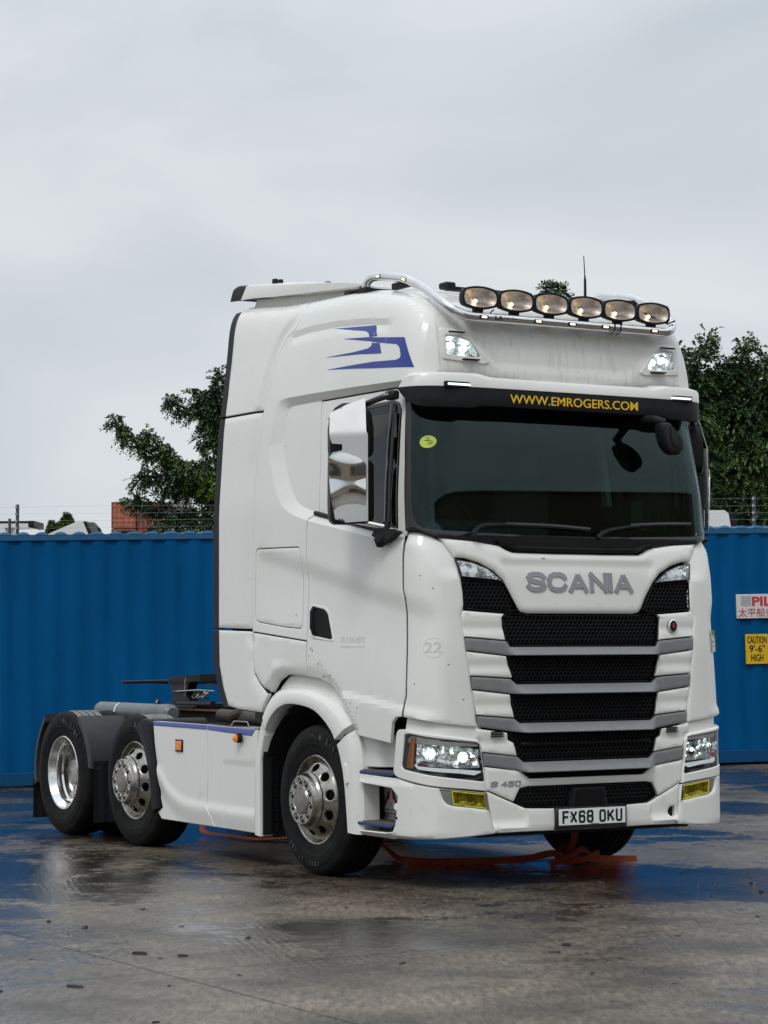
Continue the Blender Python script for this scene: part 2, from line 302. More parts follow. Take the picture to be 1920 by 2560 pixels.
def strokes(name, body, m_, parent, x0, z0, wtot, h, t, gap, yfn, depth=.006, ratio=.7, slant=0.0, spacew=.6):
    adv = [(GLY[c][0] * h * ratio + t if c != ' ' else h * spacew) for c in body]; tot = sum(adv) + gap * (len(body) - 1); k = (wtot) / tot; x = 0.0; objs = []
    for c, a_ in zip(body, adv):
        if c != ' ':
            m = MB(); gw = GLY[c][0] * h * ratio
            for si, st in enumerate(GLY[c][1]):
                P = [np.array([x + t / 2 + p[0] * gw, t / 2 + p[1] * (h - t)]) for p in st]
                if c in 'A': P = [p + np.array([0, (-t * .5 if i_ == (0 if si == 0 else 1) and si < 2 else 0)]) for i_, p in enumerate(P)]
                n = len(P); Lf = []; Rt = []
                for i in range(n):
                    d1 = P[i] - P[i - 1] if i > 0 else P[1] - P[0]; d2 = P[i + 1] - P[i] if i < n - 1 else d1
                    d1 = d1 / np.linalg.norm(d1); d2 = d2 / np.linalg.norm(d2); nn = np.array([-d1[1] - d2[1], d1[0] + d2[0]]); nn = nn / max((nn * nn).sum() / 2, .5) * t / 2 * 1.0
                    nn = nn * (1.0 if True else 1); e_ = (d1 * -t / 2 if i == 0 else (d2 * t / 2 if i == n - 1 else 0)) if (c not in 'AXK' and len(st) != 10) else 0
                    Lf.append(P[i] + nn + e_); Rt.append(P[i] - nn + e_)
                dz = depth + .0006 * si; v = []
                for a, b in zip(Lf, Rt):
                    for q in (a, b):
                        X = x0 + (q[0] + slant * q[1]) * k; Z = z0 + q[1]; v += [(X, yfn(X, Z) - dz, Z), (X, yfn(X, Z) + .002, Z)]
                f = []
                for i in range(n - 1): o_ = 4 * i; f += [(o_, o_ + 4, o_ + 6, o_ + 2), (o_, o_ + 1, o_ + 5, o_ + 4), (o_ + 2, o_ + 6, o_ + 7, o_ + 3)]
                f += [(0, 2, 3, 1), (4 * n - 4, 4 * n - 3, 4 * n - 1, 4 * n - 2)]
                m.add(v, f)
            o = m.obj(name, m_, parent, smooth=False); objs.append(o)
        x += a_ + gap
    return objs
# ------------------------------------------------------------------ cab body surface (metres, truck frame)
WZ = [(0, 1.228), (2.5, 1.228), (3.1, 1.187), (3.3, 1.162), (3.5, 1.13), (3.7, 1.09), (4.2, 1.0)]
FZ = [(0.2, -1.47), (0.9, -1.465), (1.5, -1.45), (2.0, -1.41), (2.25, -1.354), (2.5, -1.330), (2.6, -1.316), (2.85, -1.268), (3.1, -1.205), (3.3, -1.27), (3.45, -1.26), (3.6, -1.23), (3.72, -1.19), (3.85, -1.1), (4.0, -.95), (4.3, -.5)]
TY = [(-1.4, 3.70), (-1.2, 3.76), (-1.0, 3.825), (-.8, 3.875), (-.6, 3.91), (-.4, 3.94), (-.1, 3.965), (.4, 3.975), (.8, 3.99), (1.4, 4.05), (2, 4.06)]
def smt(T, k=.06):       # dense smoothed table so that creases do not show
    a = np.array(T); x = np.linspace(a[0, 0], a[-1, 0], 400); y = np.interp(x, a[:, 0], a[:, 1]); d = x[1] - x[0]; n = max(1, int(k / d))
    ker = np.hanning(2 * n + 3)[1:-1]; ker /= ker.sum(); yp = np.pad(y, n, mode='reflect', reflect_type='odd'); return x, np.convolve(yp, ker, 'valid')
WT, FT, TT = smt(WZ, .12), smt(FZ, .10), smt(TY, .15)
def G(x, y, z):
    a = np.abs(x) / np.interp(z, *WT); b = np.clip((.2 - y + .03 * x * x) / (.2 - np.interp(z, *FT)), 0, None)
    c = np.clip((z - 3.0) / (np.interp(y, *TT) - 3.0), 0, None); return a ** 15 + b ** 15 + c ** 13 - 1
def bis(fn, lo, hi, n=30):
    for _ in range(n):
        m = (lo + hi) / 2; g = fn(m) > 0; hi = np.where(g, m, hi); lo = np.where(g, lo, m)
    return (lo + hi) / 2
def front_y(x, z): x = np.asarray(x, float); z = np.asarray(z, float); return -bis(lambda t: G(x, -t, z), np.full_like(x, -.2), np.full_like(x, 1.9))
def mapU(U, dep, side=-1):   # U = (u, z): u is y behind -.7, then an angle round the corner
    u, z = U[:, 0], U[:, 1]; phi = np.clip((-.7 - u) / .9, 0, None); yb = np.maximum(u, -.7); c, s = np.cos(phi), np.sin(phi)
    t = bis(lambda t: G(t * c, yb - t * s, z), np.zeros_like(u), np.full_like(u, 2.5)) - dep
    return np.stack([side * t * c, yb - t * s, z], 1)
def mapF(U, dep, side=1):
    x, z = U[:, 0], U[:, 1]; return np.stack([x, front_y(x, z) + dep, z], 1)
def mapT(U, dep, side=1):
    x, y = U[:, 0], U[:, 1]; z = bis(lambda t: G(x, y, t), np.full_like(x, 3.2), np.full_like(x, 4.3)); return np.stack([x, y, z - dep], 1)
def mapX(x0):       # flat side sheet at x = -x0
    return lambda U, dep, side=-1: np.stack([np.full(len(U), side * x0) - side * dep, U[:, 0], U[:, 1]], 1)
def YU(pts):        # (y, z) measured on the side -> (u, z)
    r = []
    for y, z in pts:
        if y >= -.7: r.append((y, z)); continue
        ph = np.linspace(0, 1.3, 260); Q = mapU(np.stack([-.7 - .9 * ph, np.full_like(ph, z)], 1), 0)
        i = int(np.argmin(np.abs(Q[:, 1] - y))); r.append((-.7 - .9 * ph[i], z))
    return r
def CU(pts): return [(-.7 - .9 * p, z) for p, z in pts]
def spl(P, n=5):
    P = [np.array(p, float) for p in P]; o = []
    for i in range(len(P) - 1):
        a, b, c, d = P[max(i - 1, 0)], P[i], P[i + 1], P[min(i + 2, len(P) - 1)]
        for k in range(n):
            t = k / n; o.append(tuple(.5 * (2 * b + (c - a) * t + (2 * a - 5 * b + 4 * c - d) * t * t + (3 * b - a - 3 * c + d) * t ** 3)))
    o.append(tuple(P[-1])); return o
def fil(P, r, n=4):       # round the corners of a closed polygon
    o = []; m = len(P)
    for i in range(m):
        a, b, c = np.array(P[i - 1]), np.array(P[i]), np.array(P[(i + 1) % m]); la, lc = np.linalg.norm(a - b), np.linalg.norm(c - b)
        if la < 1e-6 or lc < 1e-6: continue
        cosang = np.dot(a - b, c - b) / la / lc
        if cosang < -.93: o.append(tuple(b)); continue
        rr = min(r, la * .45, lc * .45); p, q = b + (a - b) / la * rr, b + (c - b) / lc * rr
        for k in range(n + 1):
            t = k / n; o.append(tuple((1 - t) ** 2 * p + 2 * t * (1 - t) * b + t * t * q))
    return o
def area(P): P = np.array(P); x, y = P.T; return .5 * np.sum(x * np.roll(y, -1) - np.roll(x, -1) * y)
def dens(P, h):
    o = []
    for i in range(len(P)):
        a, b = np.array(P[i]), np.array(P[(i + 1) % len(P)]); n = max(1, int(math.ceil(np.linalg.norm(b - a) / h)))
        for k in range(n): o.append(a + (b - a) * k / n)
    return np.array(o)
def offs(P, d):         # inward offset of a ccw polygon
    P = np.array(P); a = np.roll(P, 1, 0); c = np.roll(P, -1, 0); e1 = P - a; e2 = c - P
    e1 /= np.linalg.norm(e1, axis=1)[:, None] + 1e-12; e2 /= np.linalg.norm(e2, axis=1)[:, None] + 1e-12
    n1 = np.stack([-e1[:, 1], e1[:, 0]], 1); n2 = np.stack([-e2[:, 1], e2[:, 0]], 1); n = n1 + n2; l2 = np.maximum((n * n).sum(1), .6)
    return P + n * (2 * d / l2)[:, None]
def inside(Q, P):
    x, y = Q[:, 0][:, None], Q[:, 1][:, None]; a = np.array(P); b = np.roll(a, -1, 0); c = ((a[:, 1] > y) != (b[:, 1] > y)) & (x < (b[:, 0] - a[:, 0]) * (y - a[:, 1]) / (b[:, 1] - a[:, 1] + 1e-12) + a[:, 0]); return c.sum(1) % 2 == 1
def dist(Q, P, closed=True):
    a = np.array(P, float); b = np.roll(a, -1, 0)
    if not closed: a, b = a[:-1], b[:-1]
    D = np.full(len(Q), 9.)
    for p, q in zip(a, b):
        e_ = q - p; l = (e_ * e_).sum() + 1e-12; t = np.clip(((Q - p) @ e_) / l, 0, 1); D = np.minimum(D, np.hypot(*(Q - p - t[:, None] * e_).T))
    return D
def sm(t): t = np.clip(t, 0, 1); return t * t * (3 - 2 * t)
def panel(name, P, fmap, m, parent, res=.03, thick=.02, holes=(), dfn=None, gap=.003, roll=.003, both=False, sharp=40, lift=0., label=None, creases=()):
    P = [tuple(p) for p in P]
    if area(P) < 0: P = P[::-1]
    P = dens(P, res * .8); 
    if gap: P = offs(P, gap)
    loops = [P]
    for h in holes:
        h = [tuple(p) for p in h]
        if area(h) > 0: h = h[::-1]
        h = dens(h, res * .8); loops.append(offs(h, gap) if gap else h)
    lo, hi = P.min(0), P.max(0)
    gx, gy = np.meshgrid(np.arange(lo[0] + res / 2, hi[0], res), np.arange(lo[1] + res / 2, hi[1], res)); Q = np.stack([gx.ravel(), gy.ravel()], 1)
    Q = Q[inside(Q, P)]
    for h in loops[1:]:
        if len(Q): Q = Q[~inside(Q, h)]
    rings = [offs(l, .005) for l in loops] if roll else []
    if len(Q):
        for l in loops: Q = Q[dist(Q, l) > (.005 if roll else 0) + res * .45] if len(Q) else Q
    pts = []; edges = []; bnd = []
    for l in loops:
        b = len(pts); pts += [tuple(p) for p in l]; n = len(l); edges += [(b + i, b + (i + 1) % n) for i in range(n)]; bnd.append((b, n))
    for cl in creases:
        cp = dens(cl, res * .7) if cl is COUT or cl is CINN else np.array(resamp(cl, max(3, int(np.hypot(*(np.array(cl[0]) - np.array(cl[-1]))) / (res * .7))))); ok = inside(cp, P)
        for l in loops: ok &= dist(cp, l) > .008
        b = len(pts); pts += [tuple(p) for p in cp]; edges += [(b + i, b + i + 1) for i in range(len(cp) - 1) if ok[i] and ok[i + 1]]
        if len(Q): Q = Q[dist(Q, cp) > res * .35]
        okk = ok
        keep = [i for i in range(len(cp)) if ok[i]]; mp_ = {k: j for j, k in enumerate(keep)}
        pts = pts[:b] + [pts[b + i] for i in keep]; edges = [e for e in edges if e[0] < b] + [(b + mp_[e[0] - b], b + mp_[e[1] - b]) for e in edges if e[0] >= b and (e[0] - b) in mp_ and (e[1] - b) in mp_]
    nb = len(pts)
    for l, src in zip(rings, loops):
        ok = inside(l, P) & (dist(l, src) > .003)
        pts += [tuple(p) for p in l[ok]]
    pts += [tuple(p) for p in Q]
    r = delaunay_2d_cdt([Vector(p) for p in pts], edges, [], 0, 1e-6, True)
    V = np.array([tuple(p) for p in r[0]]); T = np.array([tuple(f_) for f_ in r[2] if len(f_) == 3]); orig = r[3]
    C = V[T].mean(1); ok = inside(C, P)
    for h in loops[1:]: ok &= ~inside(C, h)
    T = T[ok]
    dep = np.zeros(len(V)) - lift
    if dfn is not None: dep = dep + dfn(V)
    idx = {}
    for i, o_ in enumerate(orig):
        for k in o_: idx[k] = i
    bset = [[idx[b + i] for i in range(n) if (b + i) in idx] for b, n in bnd]
    depf = dep.copy()
    if roll:
        for bs in bset: depf[bs] += roll
    res_ = []
    for side in ((-1, 1) if both else (-1,)):
        if fmap in (mapF, mapT) and both: U = V * [side * -1, 1]
        else: U = V
        X = fmap(U, depf, side) if fmap in (mapF, mapT) else fmap(U, depf, side)
        vv = list(map(tuple, X)); ff = [tuple(t) for t in T]
        if thick:
            for bs in bset:
                Xb = fmap(U[bs], dep[bs] + thick, side); b0 = len(vv); vv += list(map(tuple, Xb)); n = len(bs)
                ff += [(bs[(i + 1) % n], bs[i], b0 + i, b0 + (i + 1) % n) for i in range(n)]
        # orientation: the first faces must point away from the truck
        a, b, c = (Vector(vv[i]) for i in ff[len(T) // 2]); nn = (b - a).cross(c - a); cen = (a + b + c) / 3
        want = Vector((0, 0, 1)) if fmap is mapT else (Vector((0, -1, 0)) if fmap is mapF else Vector((cen.x, (cen.y + .7) if cen.y < -.7 else 0, 0)))
        if nn.dot(want) < 0: ff = [q[::-1] for q in ff]
        o = mk(name, vv, ff, m, parent, sharp); res_.append(o)
        if label: o['label'] = label
    return res_[0]
def resamp(P, n):
    P = np.array(P, float); d = np.r_[0, np.cumsum(np.hypot(*np.diff(P, axis=0).T))]; t = np.linspace(0, d[-1], n); return np.stack([np.interp(t, d, P[:, 0]), np.interp(t, d, P[:, 1])], 1)
def symx(Lh): return list(Lh) + [(-x, z) for x, z in reversed(Lh)]
def step(line, D, wd, fade):      # depth field of a crease: turns in below the line
    l = np.array(sorted(line))
    def f(V):
        z = np.interp(V[:, 0], l[:, 0], l[:, 1]); t = z - V[:, 1]; inr = sm((V[:, 0] - l[0, 0]) / .12 + 0) * sm((l[-1, 0] - V[:, 0]) / .05 + 1.0)
        return D * inr * sm(t / wd) * (1 - sm((t - wd) / fade))
    return f

# ================================================================== GROUND, CONTAINER
def gz(x, y):
    t = min(max((y - 5.2) / 3.0, 0), 1); t = t * t * (3 - 2 * t); return t * (-.062 + .0162 * (min(max(x, -3), 13) - 1.42))
g = mk('ground', [(-900, -900, -.03), (900, -900, -.03), (900, 900, -.03), (-900, 900, -.03)], [(0, 1, 2, 3)], GRD); g.location.z = -.03; tag(g, kind='structure')
JX = [-22.18, -16.18, -10.18, -4.18, 1.12, 7.12, 13.12, 19.12, 25.12]; JY = [-18.1, -13.3, -8.5, -3.72, 3.4, 9.4, 15.4, 21.4, 27.4]
for i in range(len(JX) - 1):
    for j in range(len(JY) - 1):
        x0, x1, y0, y1 = JX[i] + .0035, JX[i + 1] - .0035, JY[j] + .0035, JY[j + 1] - .0035; n = 10
        v = [(x0 + (x1 - x0) * a / n, y0 + (y1 - y0) * b / n, gz(x0 + (x1 - x0) * a / n, y0 + (y1 - y0) * b / n)) for b in range(n + 1) for a in range(n + 1)] if j in (4, 5) else [(x0, y0, 0 if j < 5 else gz(x0, y0)), (x1, y0, 0 if j < 5 else gz(x1, y0)), (x0, y1, 0 if j < 4 else gz(x0, y1)), (x1, y1, 0 if j < 4 else gz(x1, y1))]
        if j in (4, 5): f = [(b * (n + 1) + a, b * (n + 1) + a + 1, (b + 1) * (n + 1) + a + 1, (b + 1) * (n + 1) + a) for b in range(n) for a in range(n)]
        else: f = [(0, 1, 3, 2)]
        o = mk('concrete_slab', v, f, GRD, g); o.location.z = .03

CT = empty('blue_container', (1.42, 11.274, -.062), rot=(0, 0, 0))
ang = math.atan2(8.579 - 11.274, 9.381 - 1.42); tilt = math.atan2(.136, 8.4)
CT.rotation_euler = (Matrix.Rotation(ang, 3, 'Z') @ Matrix.Rotation(-tilt, 3, 'Y')).to_euler()
tag(CT, 'long blue corrugated shipping container standing behind the white lorry', 'container')
X0, X1, CH, CDp = -1.75, 10.44, 2.9, 2.44       # local x along, y depth, z up
def corr(xa, xb, z0, z1, y0, d, pitch, flip=1):
    v = []; x = xa; k = 0; prof = [(0, 0), (.36, 0), (.5, d), (.86, d), (1.0, 0)]
    while x < xb:
        for t, dd in prof[:-1]: v.append((min(x + t * pitch, xb), y0 + dd))
        x += pitch
    v.append((xb, y0)); n = len(v)
    vv = [(a, b, z0) for a, b in v] + [(a, b, z1) for a, b in v]
    return vv, [(i, i + 1, n + i + 1, n + i) for i in range(n - 1)]
vv, ff = corr(X0 + .15, X1 - .15, .16, CH - .10, .012, .024, .276)
mk('side_wall', vv, ff, CBL, CT, 60)
vv, ff = corr(X0 + .15, X1 - .15, .16, CH - .10, CDp - .05, .024, .276)
mk('side_wall', vv, ff, CBL, CT, 20)
m = MB(); m.box(X0, X1, 0, .07, CH - .10, CH - .028, .006); m.obj('top_rail', CBT, CT)
m = MB(); m.box(X0, X1, CDp - .07, CDp, CH - .10, CH - .028, .006); m.obj('top_rail', CBT, CT)
m = MB(); m.box(X0, X1, -.012, .06, .02, .17, .006); m.obj('bottom_rail', CBD, CT)
m = MB(); m.box(X0, X1, CDp - .06, CDp, .02, .17, .006); m.obj('bottom_rail', CBD, CT)
for x in (X0, X1 - .16):
    for y in (0, CDp - .16):
        m = MB(); m.box(x - .004, x + .164, y - .006, y + .166, 0, CH, .01); m.obj('corner_post', CBL, CT)
v = []; x = X0 + .05; k = 0       # corrugated roof, its ribs show above the rail
while x < X1 - .25:
    for t, z in ((0, 0), (.03, .022), (.075, .030), (.12, .022), (.15, 0)): v.append((x + t, z))
    x += .212
n = len(v); vv = [(a, .01, CH - .03 + b) for a, b in v] + [(a, CDp - .01, CH - .03 + b) for a, b in v]
mk('roof_panel', vv, [(i, i + 1, n + i + 1, n + i) for i in range(n - 1)], CBT, CT, 60)
for k in range(0, n, 5):      # closed ends of the roof ribs
    xa = v[k][0]; P_ = [(xa + .002, CH - .03), (xa + .028, CH - .007), (xa + .075, CH + .002), (xa + .122, CH - .007), (xa + .148, CH - .03)]
    m = MB(); m.prism(P_, 'y', -.004, .03); m.obj('roof_rib_end', CBR, CT)
for x, s in ((X0 + .1, 1), (X1 - .1, -1)):
    m = MB(); m.box(x - .02, x + .02, .16, CDp - .16, .17, CH - .1); m.obj('end_wall', CBL, CT)
m = MB(); m.box(8.67, 9.95, -.016, .012, 1.765, 2.060, .003); s1 = m.obj('shipping_line_sign', SGW, CT)
Y_ = -.0175; rt, upv = (1, 0, 0), (0, 0, 1)
text('lettering', 'PIL', mat('sign_red', (.50, .03, .05), .5), s1, .25, .115, (8.87, Y_, 1.915), rt, upv, .002, .03)
text('lettering', '太平船务', MAT['sign_red'], s1, .46, .105, (8.69, Y_, 1.785), rt, upv, .002)
m = MB(); WVB = mat('sign_wave_blue', (.05, .14, .27), .5)
for k in range(6):
    m.tube([(8.725 + .012 * j, Y_, 2.03 - k * .021 + .005 * math.sin(j * .9)) for j in range(12)], .003, 5)
m.obj('wave_emblem', WVB, s1)
m = MB(); m.box(8.776, 9.065, -.016, .012, 1.209, 1.572, .003); s2 = m.obj('height_caution_sign', SGY, CT)
for b, w_, h_, x, z in (('CAUTION', .25, .085, 8.795, 1.46), ("9'-6\"", .20, .09, 8.82, 1.352), ('HIGH', .16, .085, 8.838, 1.243)):
    text('lettering', b, PLK, s2, w_, h_, (x, Y_, z), rt, upv, .002, .012)

# ================================================================== THE LORRY
TR = empty('lorry', (0, 0, 0))
tag(TR, 'white tractor unit with lit roof lamps parked on wet concrete', 'lorry')
def part(name): return empty(name, parent=TR)

# ---- side outlines
SEAM = [(.40, 3.90), (.443, 3.80), (.485, 3.748), (.575, 3.700), (.636, 3.612), (.698, 3.463), (.745, 3.269), (.766, 3.161), (.791, 2.954), (.809, 2.768), (.815, 2.485), (.825, 2.053), (.830, 1.640)]
SEAMs = spl(SEAM, 4)
def topz(u):
    z = np.full_like(u, 3.8)
    for _ in range(40):
        y = mapU(np.stack([u, z], 1), 0)[:, 1]; z = .5 * z + .5 * (3 + .965 * (np.interp(y, *TT) - 3))
    return z
ut = np.linspace(1.44, -1.02, 60); zt = topz(ut); TOP = list(zip(ut, zt))
def zt_at(u): return float(np.interp(-u, -ut, zt))
FRT = [(-1.02, zt_at(-1.02)), (-1.055, 3.752), (-1.092, 3.705), (-1.115, 3.616), (-1.143, 3.441), (-1.152, 3.30)]
DOORR = [(-.002, 3.2), (-.034, 2.82), (-.055, 2.445), (.041, 2.398), (.056, 2.34), (.061, 2.03), (.063, 1.573)]
COUT = YU([(-.96, 3.244), (-.483, 3.254), (.138, 3.262), (.442, 3.261), (.529, 3.252), (.568, 3.22), (.603, 3.081), (.636, 2.942), (.613, 2.832), (.53, 2.664), (.45, 2.552), (.40, 2.50), (.28, 2.447), (.162, 2.415), (.056, 2.391), (-.091, 2.363), (-.578, 2.280), (-1.06, 2.204)]) + [(-1.35, 2.15), (-1.35, 3.244)]
CINN = YU([(-.96, 3.205), (.298, 3.205), (.408, 3.203), (.448, 3.186), (.47, 3.081), (.492, 2.953), (.463, 2.843), (.391, 2.699), (.314, 2.598), (.251, 2.531), (.162, 2.49), (.098, 2.472), (-.025, 2.44), (-.379, 2.372), (-.773, 2.303), (-1.06, 2.25)]) + [(-1.35, 2.20), (-1.35, 3.205)]
def recess(V):
    d = np.zeros(len(V)); io = inside(V, COUT); ii = inside(V, CINN)
    a = dist(V, COUT); b = dist(V, CINN); d[io] = .036 * a[io] / (a[io] + b[io] + 1e-9); d[ii] = .036; return d
C1L = YU([(.466, 3.740), (.252, 3.752), (-.132, 3.744), (-.547, 3.712), (-.897, 3.667)])
cr1 = step(C1L, .014, .045, .06)
C2L = YU([(.713, 2.267), (.423, 2.208), (.057, 2.137), (-.576, 2.007)]) + [(-1.02, 1.888), (-1.141, 1.85), (-1.249, 1.796)]
cr2 = step(YU([(.713, 2.267), (.423, 2.208), (.057, 2.137), (-.576, 2.007)]) + [(-1.02, 1.888), (-1.141, 1.85), (-1.249, 1.796)], .020, .15, .6)
cr3 = step([(.513, 1.446), (.06, 1.395), (-.149, 1.366), (-.271, 1.30)], -.010, .04, .3)
cr4 = step(YU([(-.433, 1.256), (-.766, 1.221)]) + [(-1.035, 1.171), (-1.179, 1.138), (-1.265, 1.108)], -.018, .06, 1.0)
ARCH = [(.603, 1.215), (.492, 1.297), (.382, 1.338), (.252, 1.341), (.06, 1.331), (-.086, 1.319), (-.231, 1.282), (-.332, 1.214), (-.432, 1.124), (-.589, .962)]
def archroll(V): return .026 * (1 - sm(dist(V, ARCH, False) / .075))
def dside(V): return recess(V) + cr1(V) + cr2(V)
def ddoor(V): return recess(V) + cr2(V) + cr3(V) + cr4(V) + archroll(V)
def dcove(V): return .016 * np.sin(PI * np.clip(dist(V, SEAMs, False) / .11, 0, 1)) + .012 * (1 - sm(dist(V, [(.832, 1.624), (.837, 1.423), (.817, 1.347), (.737, 1.278), (.614, 1.204)], False) / .08))
LOCK = fil([(.777, 2.222), (.14, 2.212), (.132, 1.655), (.40, 1.672), (.789, 1.712)], .05)
seam_side = panel('sleeper_side_panel', [p for p in TOP if p[0] < SEAMs[0][0]] + FRT + [(-1.12, 3.24), (-.945, 3.206), (0.0, 3.206)] + DOORR[1:] + [(.45, 1.607), (.830, 1.640)] + SEAMs[::-1][1:], mapU, W_, TR, .026, .03, [LOCK], dside, .003, .003, True, 13, creases=[COUT, CINN, C1L, [(a, b - .045) for a, b in C1L]])
panel('locker_hatch', LOCK, mapU, W_, TR, .03, .02, (), dside, .003, .002, True)
panel('lower_side_panel', [(.828, 1.636), (.063, 1.570), (.060, 1.331)] + [p for p in ARCH[::-1] if p[0] > .1] + [(.726, 1.283), (.805, 1.352), (.828, 1.423)], mapU, W_, TR, .026, .03, (), lambda V: cr3(V) + archroll(V) + dcove(V) * .3, .003, .003, True)
REAR = [(1.44, zt_at(1.44)), (1.42, 3.86), (1.372, 3.6), (1.345, 3.35), (1.345, 3.205)]
panel('rear_fairing_upper', [p for p in TOP if p[0] > .40] + [(.40, 3.90)][:0] + [p for p in SEAMs if p[1] > 3.2] + [(.758, 3.202), (1.345, 3.202)] + REAR[::-1][1:], mapU, W_, TR, .03, .03, (), dcove, .005, .004, True)
panel('rear_fairing_middle', [(.758, 3.196)] + [p for p in SEAMs if 1.65 < p[1] < 3.19] + [(.829, 1.655), (1.346, 1.668), (1.346, 2.4), (1.346, 3.196)], mapU, W_, TR, .03, .03, (), dcove, .005, .004, True)
LOWF = [(.831, 1.646), (.837, 1.423), (.817, 1.347), (.737, 1.278), (.618, 1.204), (.704, 1.072), (1.036, 1.088), (1.196, 1.107), (1.272, 1.232), (1.335, 1.398), (1.346, 1.660)]
panel('rear_fairing_lower', LOWF, mapU, W_, TR, .028, .03, (), dcove, .005, .004, True)
# rubber edge behind the fairings
EDG = spl([(1.44, zt_at(1.44) - .01), (1.42, 3.86), (1.372, 3.6), (1.345, 3.35), (1.346, 3.0), (1.346, 2.4), (1.346, 1.66), (1.335, 1.398), (1.272, 1.232), (1.196, 1.10)], 4)
for zlo, zhi in ((3.205, 4.2), (1.664, 3.193), (1.0, 1.655)):
    seg = [p for p in EDG if zlo < p[1] < zhi]; z0, z1 = max(zlo, 1.1), min(zhi, zt_at(1.44) - .01)
    ys = np.array(sorted([(z, y) for y, z in EDG]))
    zz = np.linspace(z0, z1, 24); yy = np.interp(zz, ys[:, 0], ys[:, 1])
    P = [(y, z) for y, z in zip(yy, zz)] + [(y + .088, z) for y, z in zip(yy[::-1], zz[::-1])]
    panel('edge_strip', P, mapU, RUB, TR, .03, .05, (), lambda V: .004 + 0 * V[:, 0], .001, .006, True)
# door
DF = CU([(.363, 1.089), (.366, 1.169), (.379, 1.218), (.379, 1.51), (.370, 1.842), (.359, 1.891), (.355, 2.097), (.366, 2.240)])
DB = [(.060, 1.331), (-.086, 1.319), (-.231, 1.282), (-.332, 1.214), (-.432, 1.124), (-.589, .962)] + YU([(-.764, .943), (-1.037, .917), (-1.062, 1.05), (-1.10, 1.083)])
WIN = YU([(-.113, 3.07), (-.162, 2.434), (-.480, 2.375), (-.989, 2.297), (-1.060, 2.288), (-1.030, 3.06), (-1.005, 3.10), (-.951, 3.12), (-.301, 3.105), (-.150, 3.09)])
DOOR = DOORR + DB + DF + [(-1.028, 2.264), (-1.010, 2.709), (-.984, 3.133), (-.945, 3.200)]
door = panel('door', DOOR, mapU, W_, TR, .026, .03, [WIN], ddoor, .003, .003, True, 13, creases=[COUT, CINN])
HAN = fil([(.008, 1.808), (-.155, 1.785), (-.205, 1.757), (-.278, 1.588), (-.25, 1.582), (-.04, 1.607), (.008, 1.62)], .02)
HRG = fil([(.028, 1.822), (-.165, 1.80), (-.226, 1.772), (-.303, 1.566), (-.02, 1.588), (.028, 1.608)], .02)
for s in (-1, 1): pass
panel('handle_surround', HRG, mapU, W_, TR, .02, .006, [HAN], lambda V: ddoor(V) - .004, 0, .002, True)
hd = panel('handle_recess', HAN, mapU, DRK, TR, .02, .01, (), lambda V: ddoor(V) - .0015, 0, .001, True)
for s in (-1, 1):
    m = MB(); m.tube([(s * 1.222, -.035, 1.80), (s * 1.243, -.038, 1.77), (s * 1.245, -.040, 1.66), (s * 1.222, -.042, 1.615)], .013, 8); m.obj('door_handle_bar', BLK, TR)
WINg = [tuple(p) for p in offs(np.array(WIN if area(WIN) > 0 else WIN[::-1]), -.004)]
panel('window_seal', WINg, mapU, BLG, TR, .03, .02, [[tuple(p) for p in offs(np.array(WINg), .022)]], lambda V: recess(V) + .006, 0, .002, True)
panel('door_window', WINg, mapU, GSD, TR, .05, 0, (), lambda V: recess(V) + .014, 0, 0, True)
m1 = YU([(-.62, 3.11), (-.60, 2.36)])
for s in (-1, 1):       # quarter-light bar and the slanted weather strip
    m = MB()
    P = mapU(np.array([(-.875, 3.10), (-.868, 2.9), (-.862, 2.6), (-.858, 2.32)]), .048, s); m.tube([tuple(p) for p in P], .018, 8, flat=1.6); m.obj('window_divider', BLG, TR)
    P = mapU(np.array(YU([(-.02, 2.437), (-.378, 2.372), (-.773, 2.301), (-1.04, 2.252)])), .026, s); m = MB(); m.tube([tuple(p) for p in P], .016, 8); m.obj('weather_strip', BLK, TR)
# front corner panels
CORN = CU([(.376, 2.252), (.395, 2.266), (.438, 2.259), (.496, 2.232), (.547, 2.182), (.587, 2.112), (.612, 2.05), (.632, 1.968), (.647, 1.867), (.651, 1.794), (.640, 1.727), (.663, 1.556), (.690, 1.288), (.716, 1.024), (.663, 1.030), (.462, 1.074), (.373, 1.087), (.370, 1.169), (.384, 1.218), (.384, 1.51), (.376, 1.842), (.364, 1.891), (.361, 2.097)])
cc1 = step(CU([(.30, 2.215), (.362, 2.205), (.441, 2.187), (.513, 2.142), (.578, 2.064), (.66, 1.98)]), -.020, .03, 1.5)
def dcorn(V):
    return cr2(V) + cr4(V) + .038 * (1 - np.minimum(1, 1.0 * dist(V, CU([(.33, 2.27), (.395, 2.27), (.438, 2.262), (.496, 2.236), (.547, 2.186), (.587, 2.115), (.612, 2.05)]), False) / .08))
panel('front_corner_panel', CORN, mapU, W_, TR, .022, .03, (), dcorn, .003, .004, True)
panel('corner_filler_panel', CU([(.38, 1.10), (.73, 1.045), (.73, .90), (.35, .93)]), mapU, W_, TR, .03, .02, (), lambda V: .022 + 0 * V[:, 0], 0, .002, True)
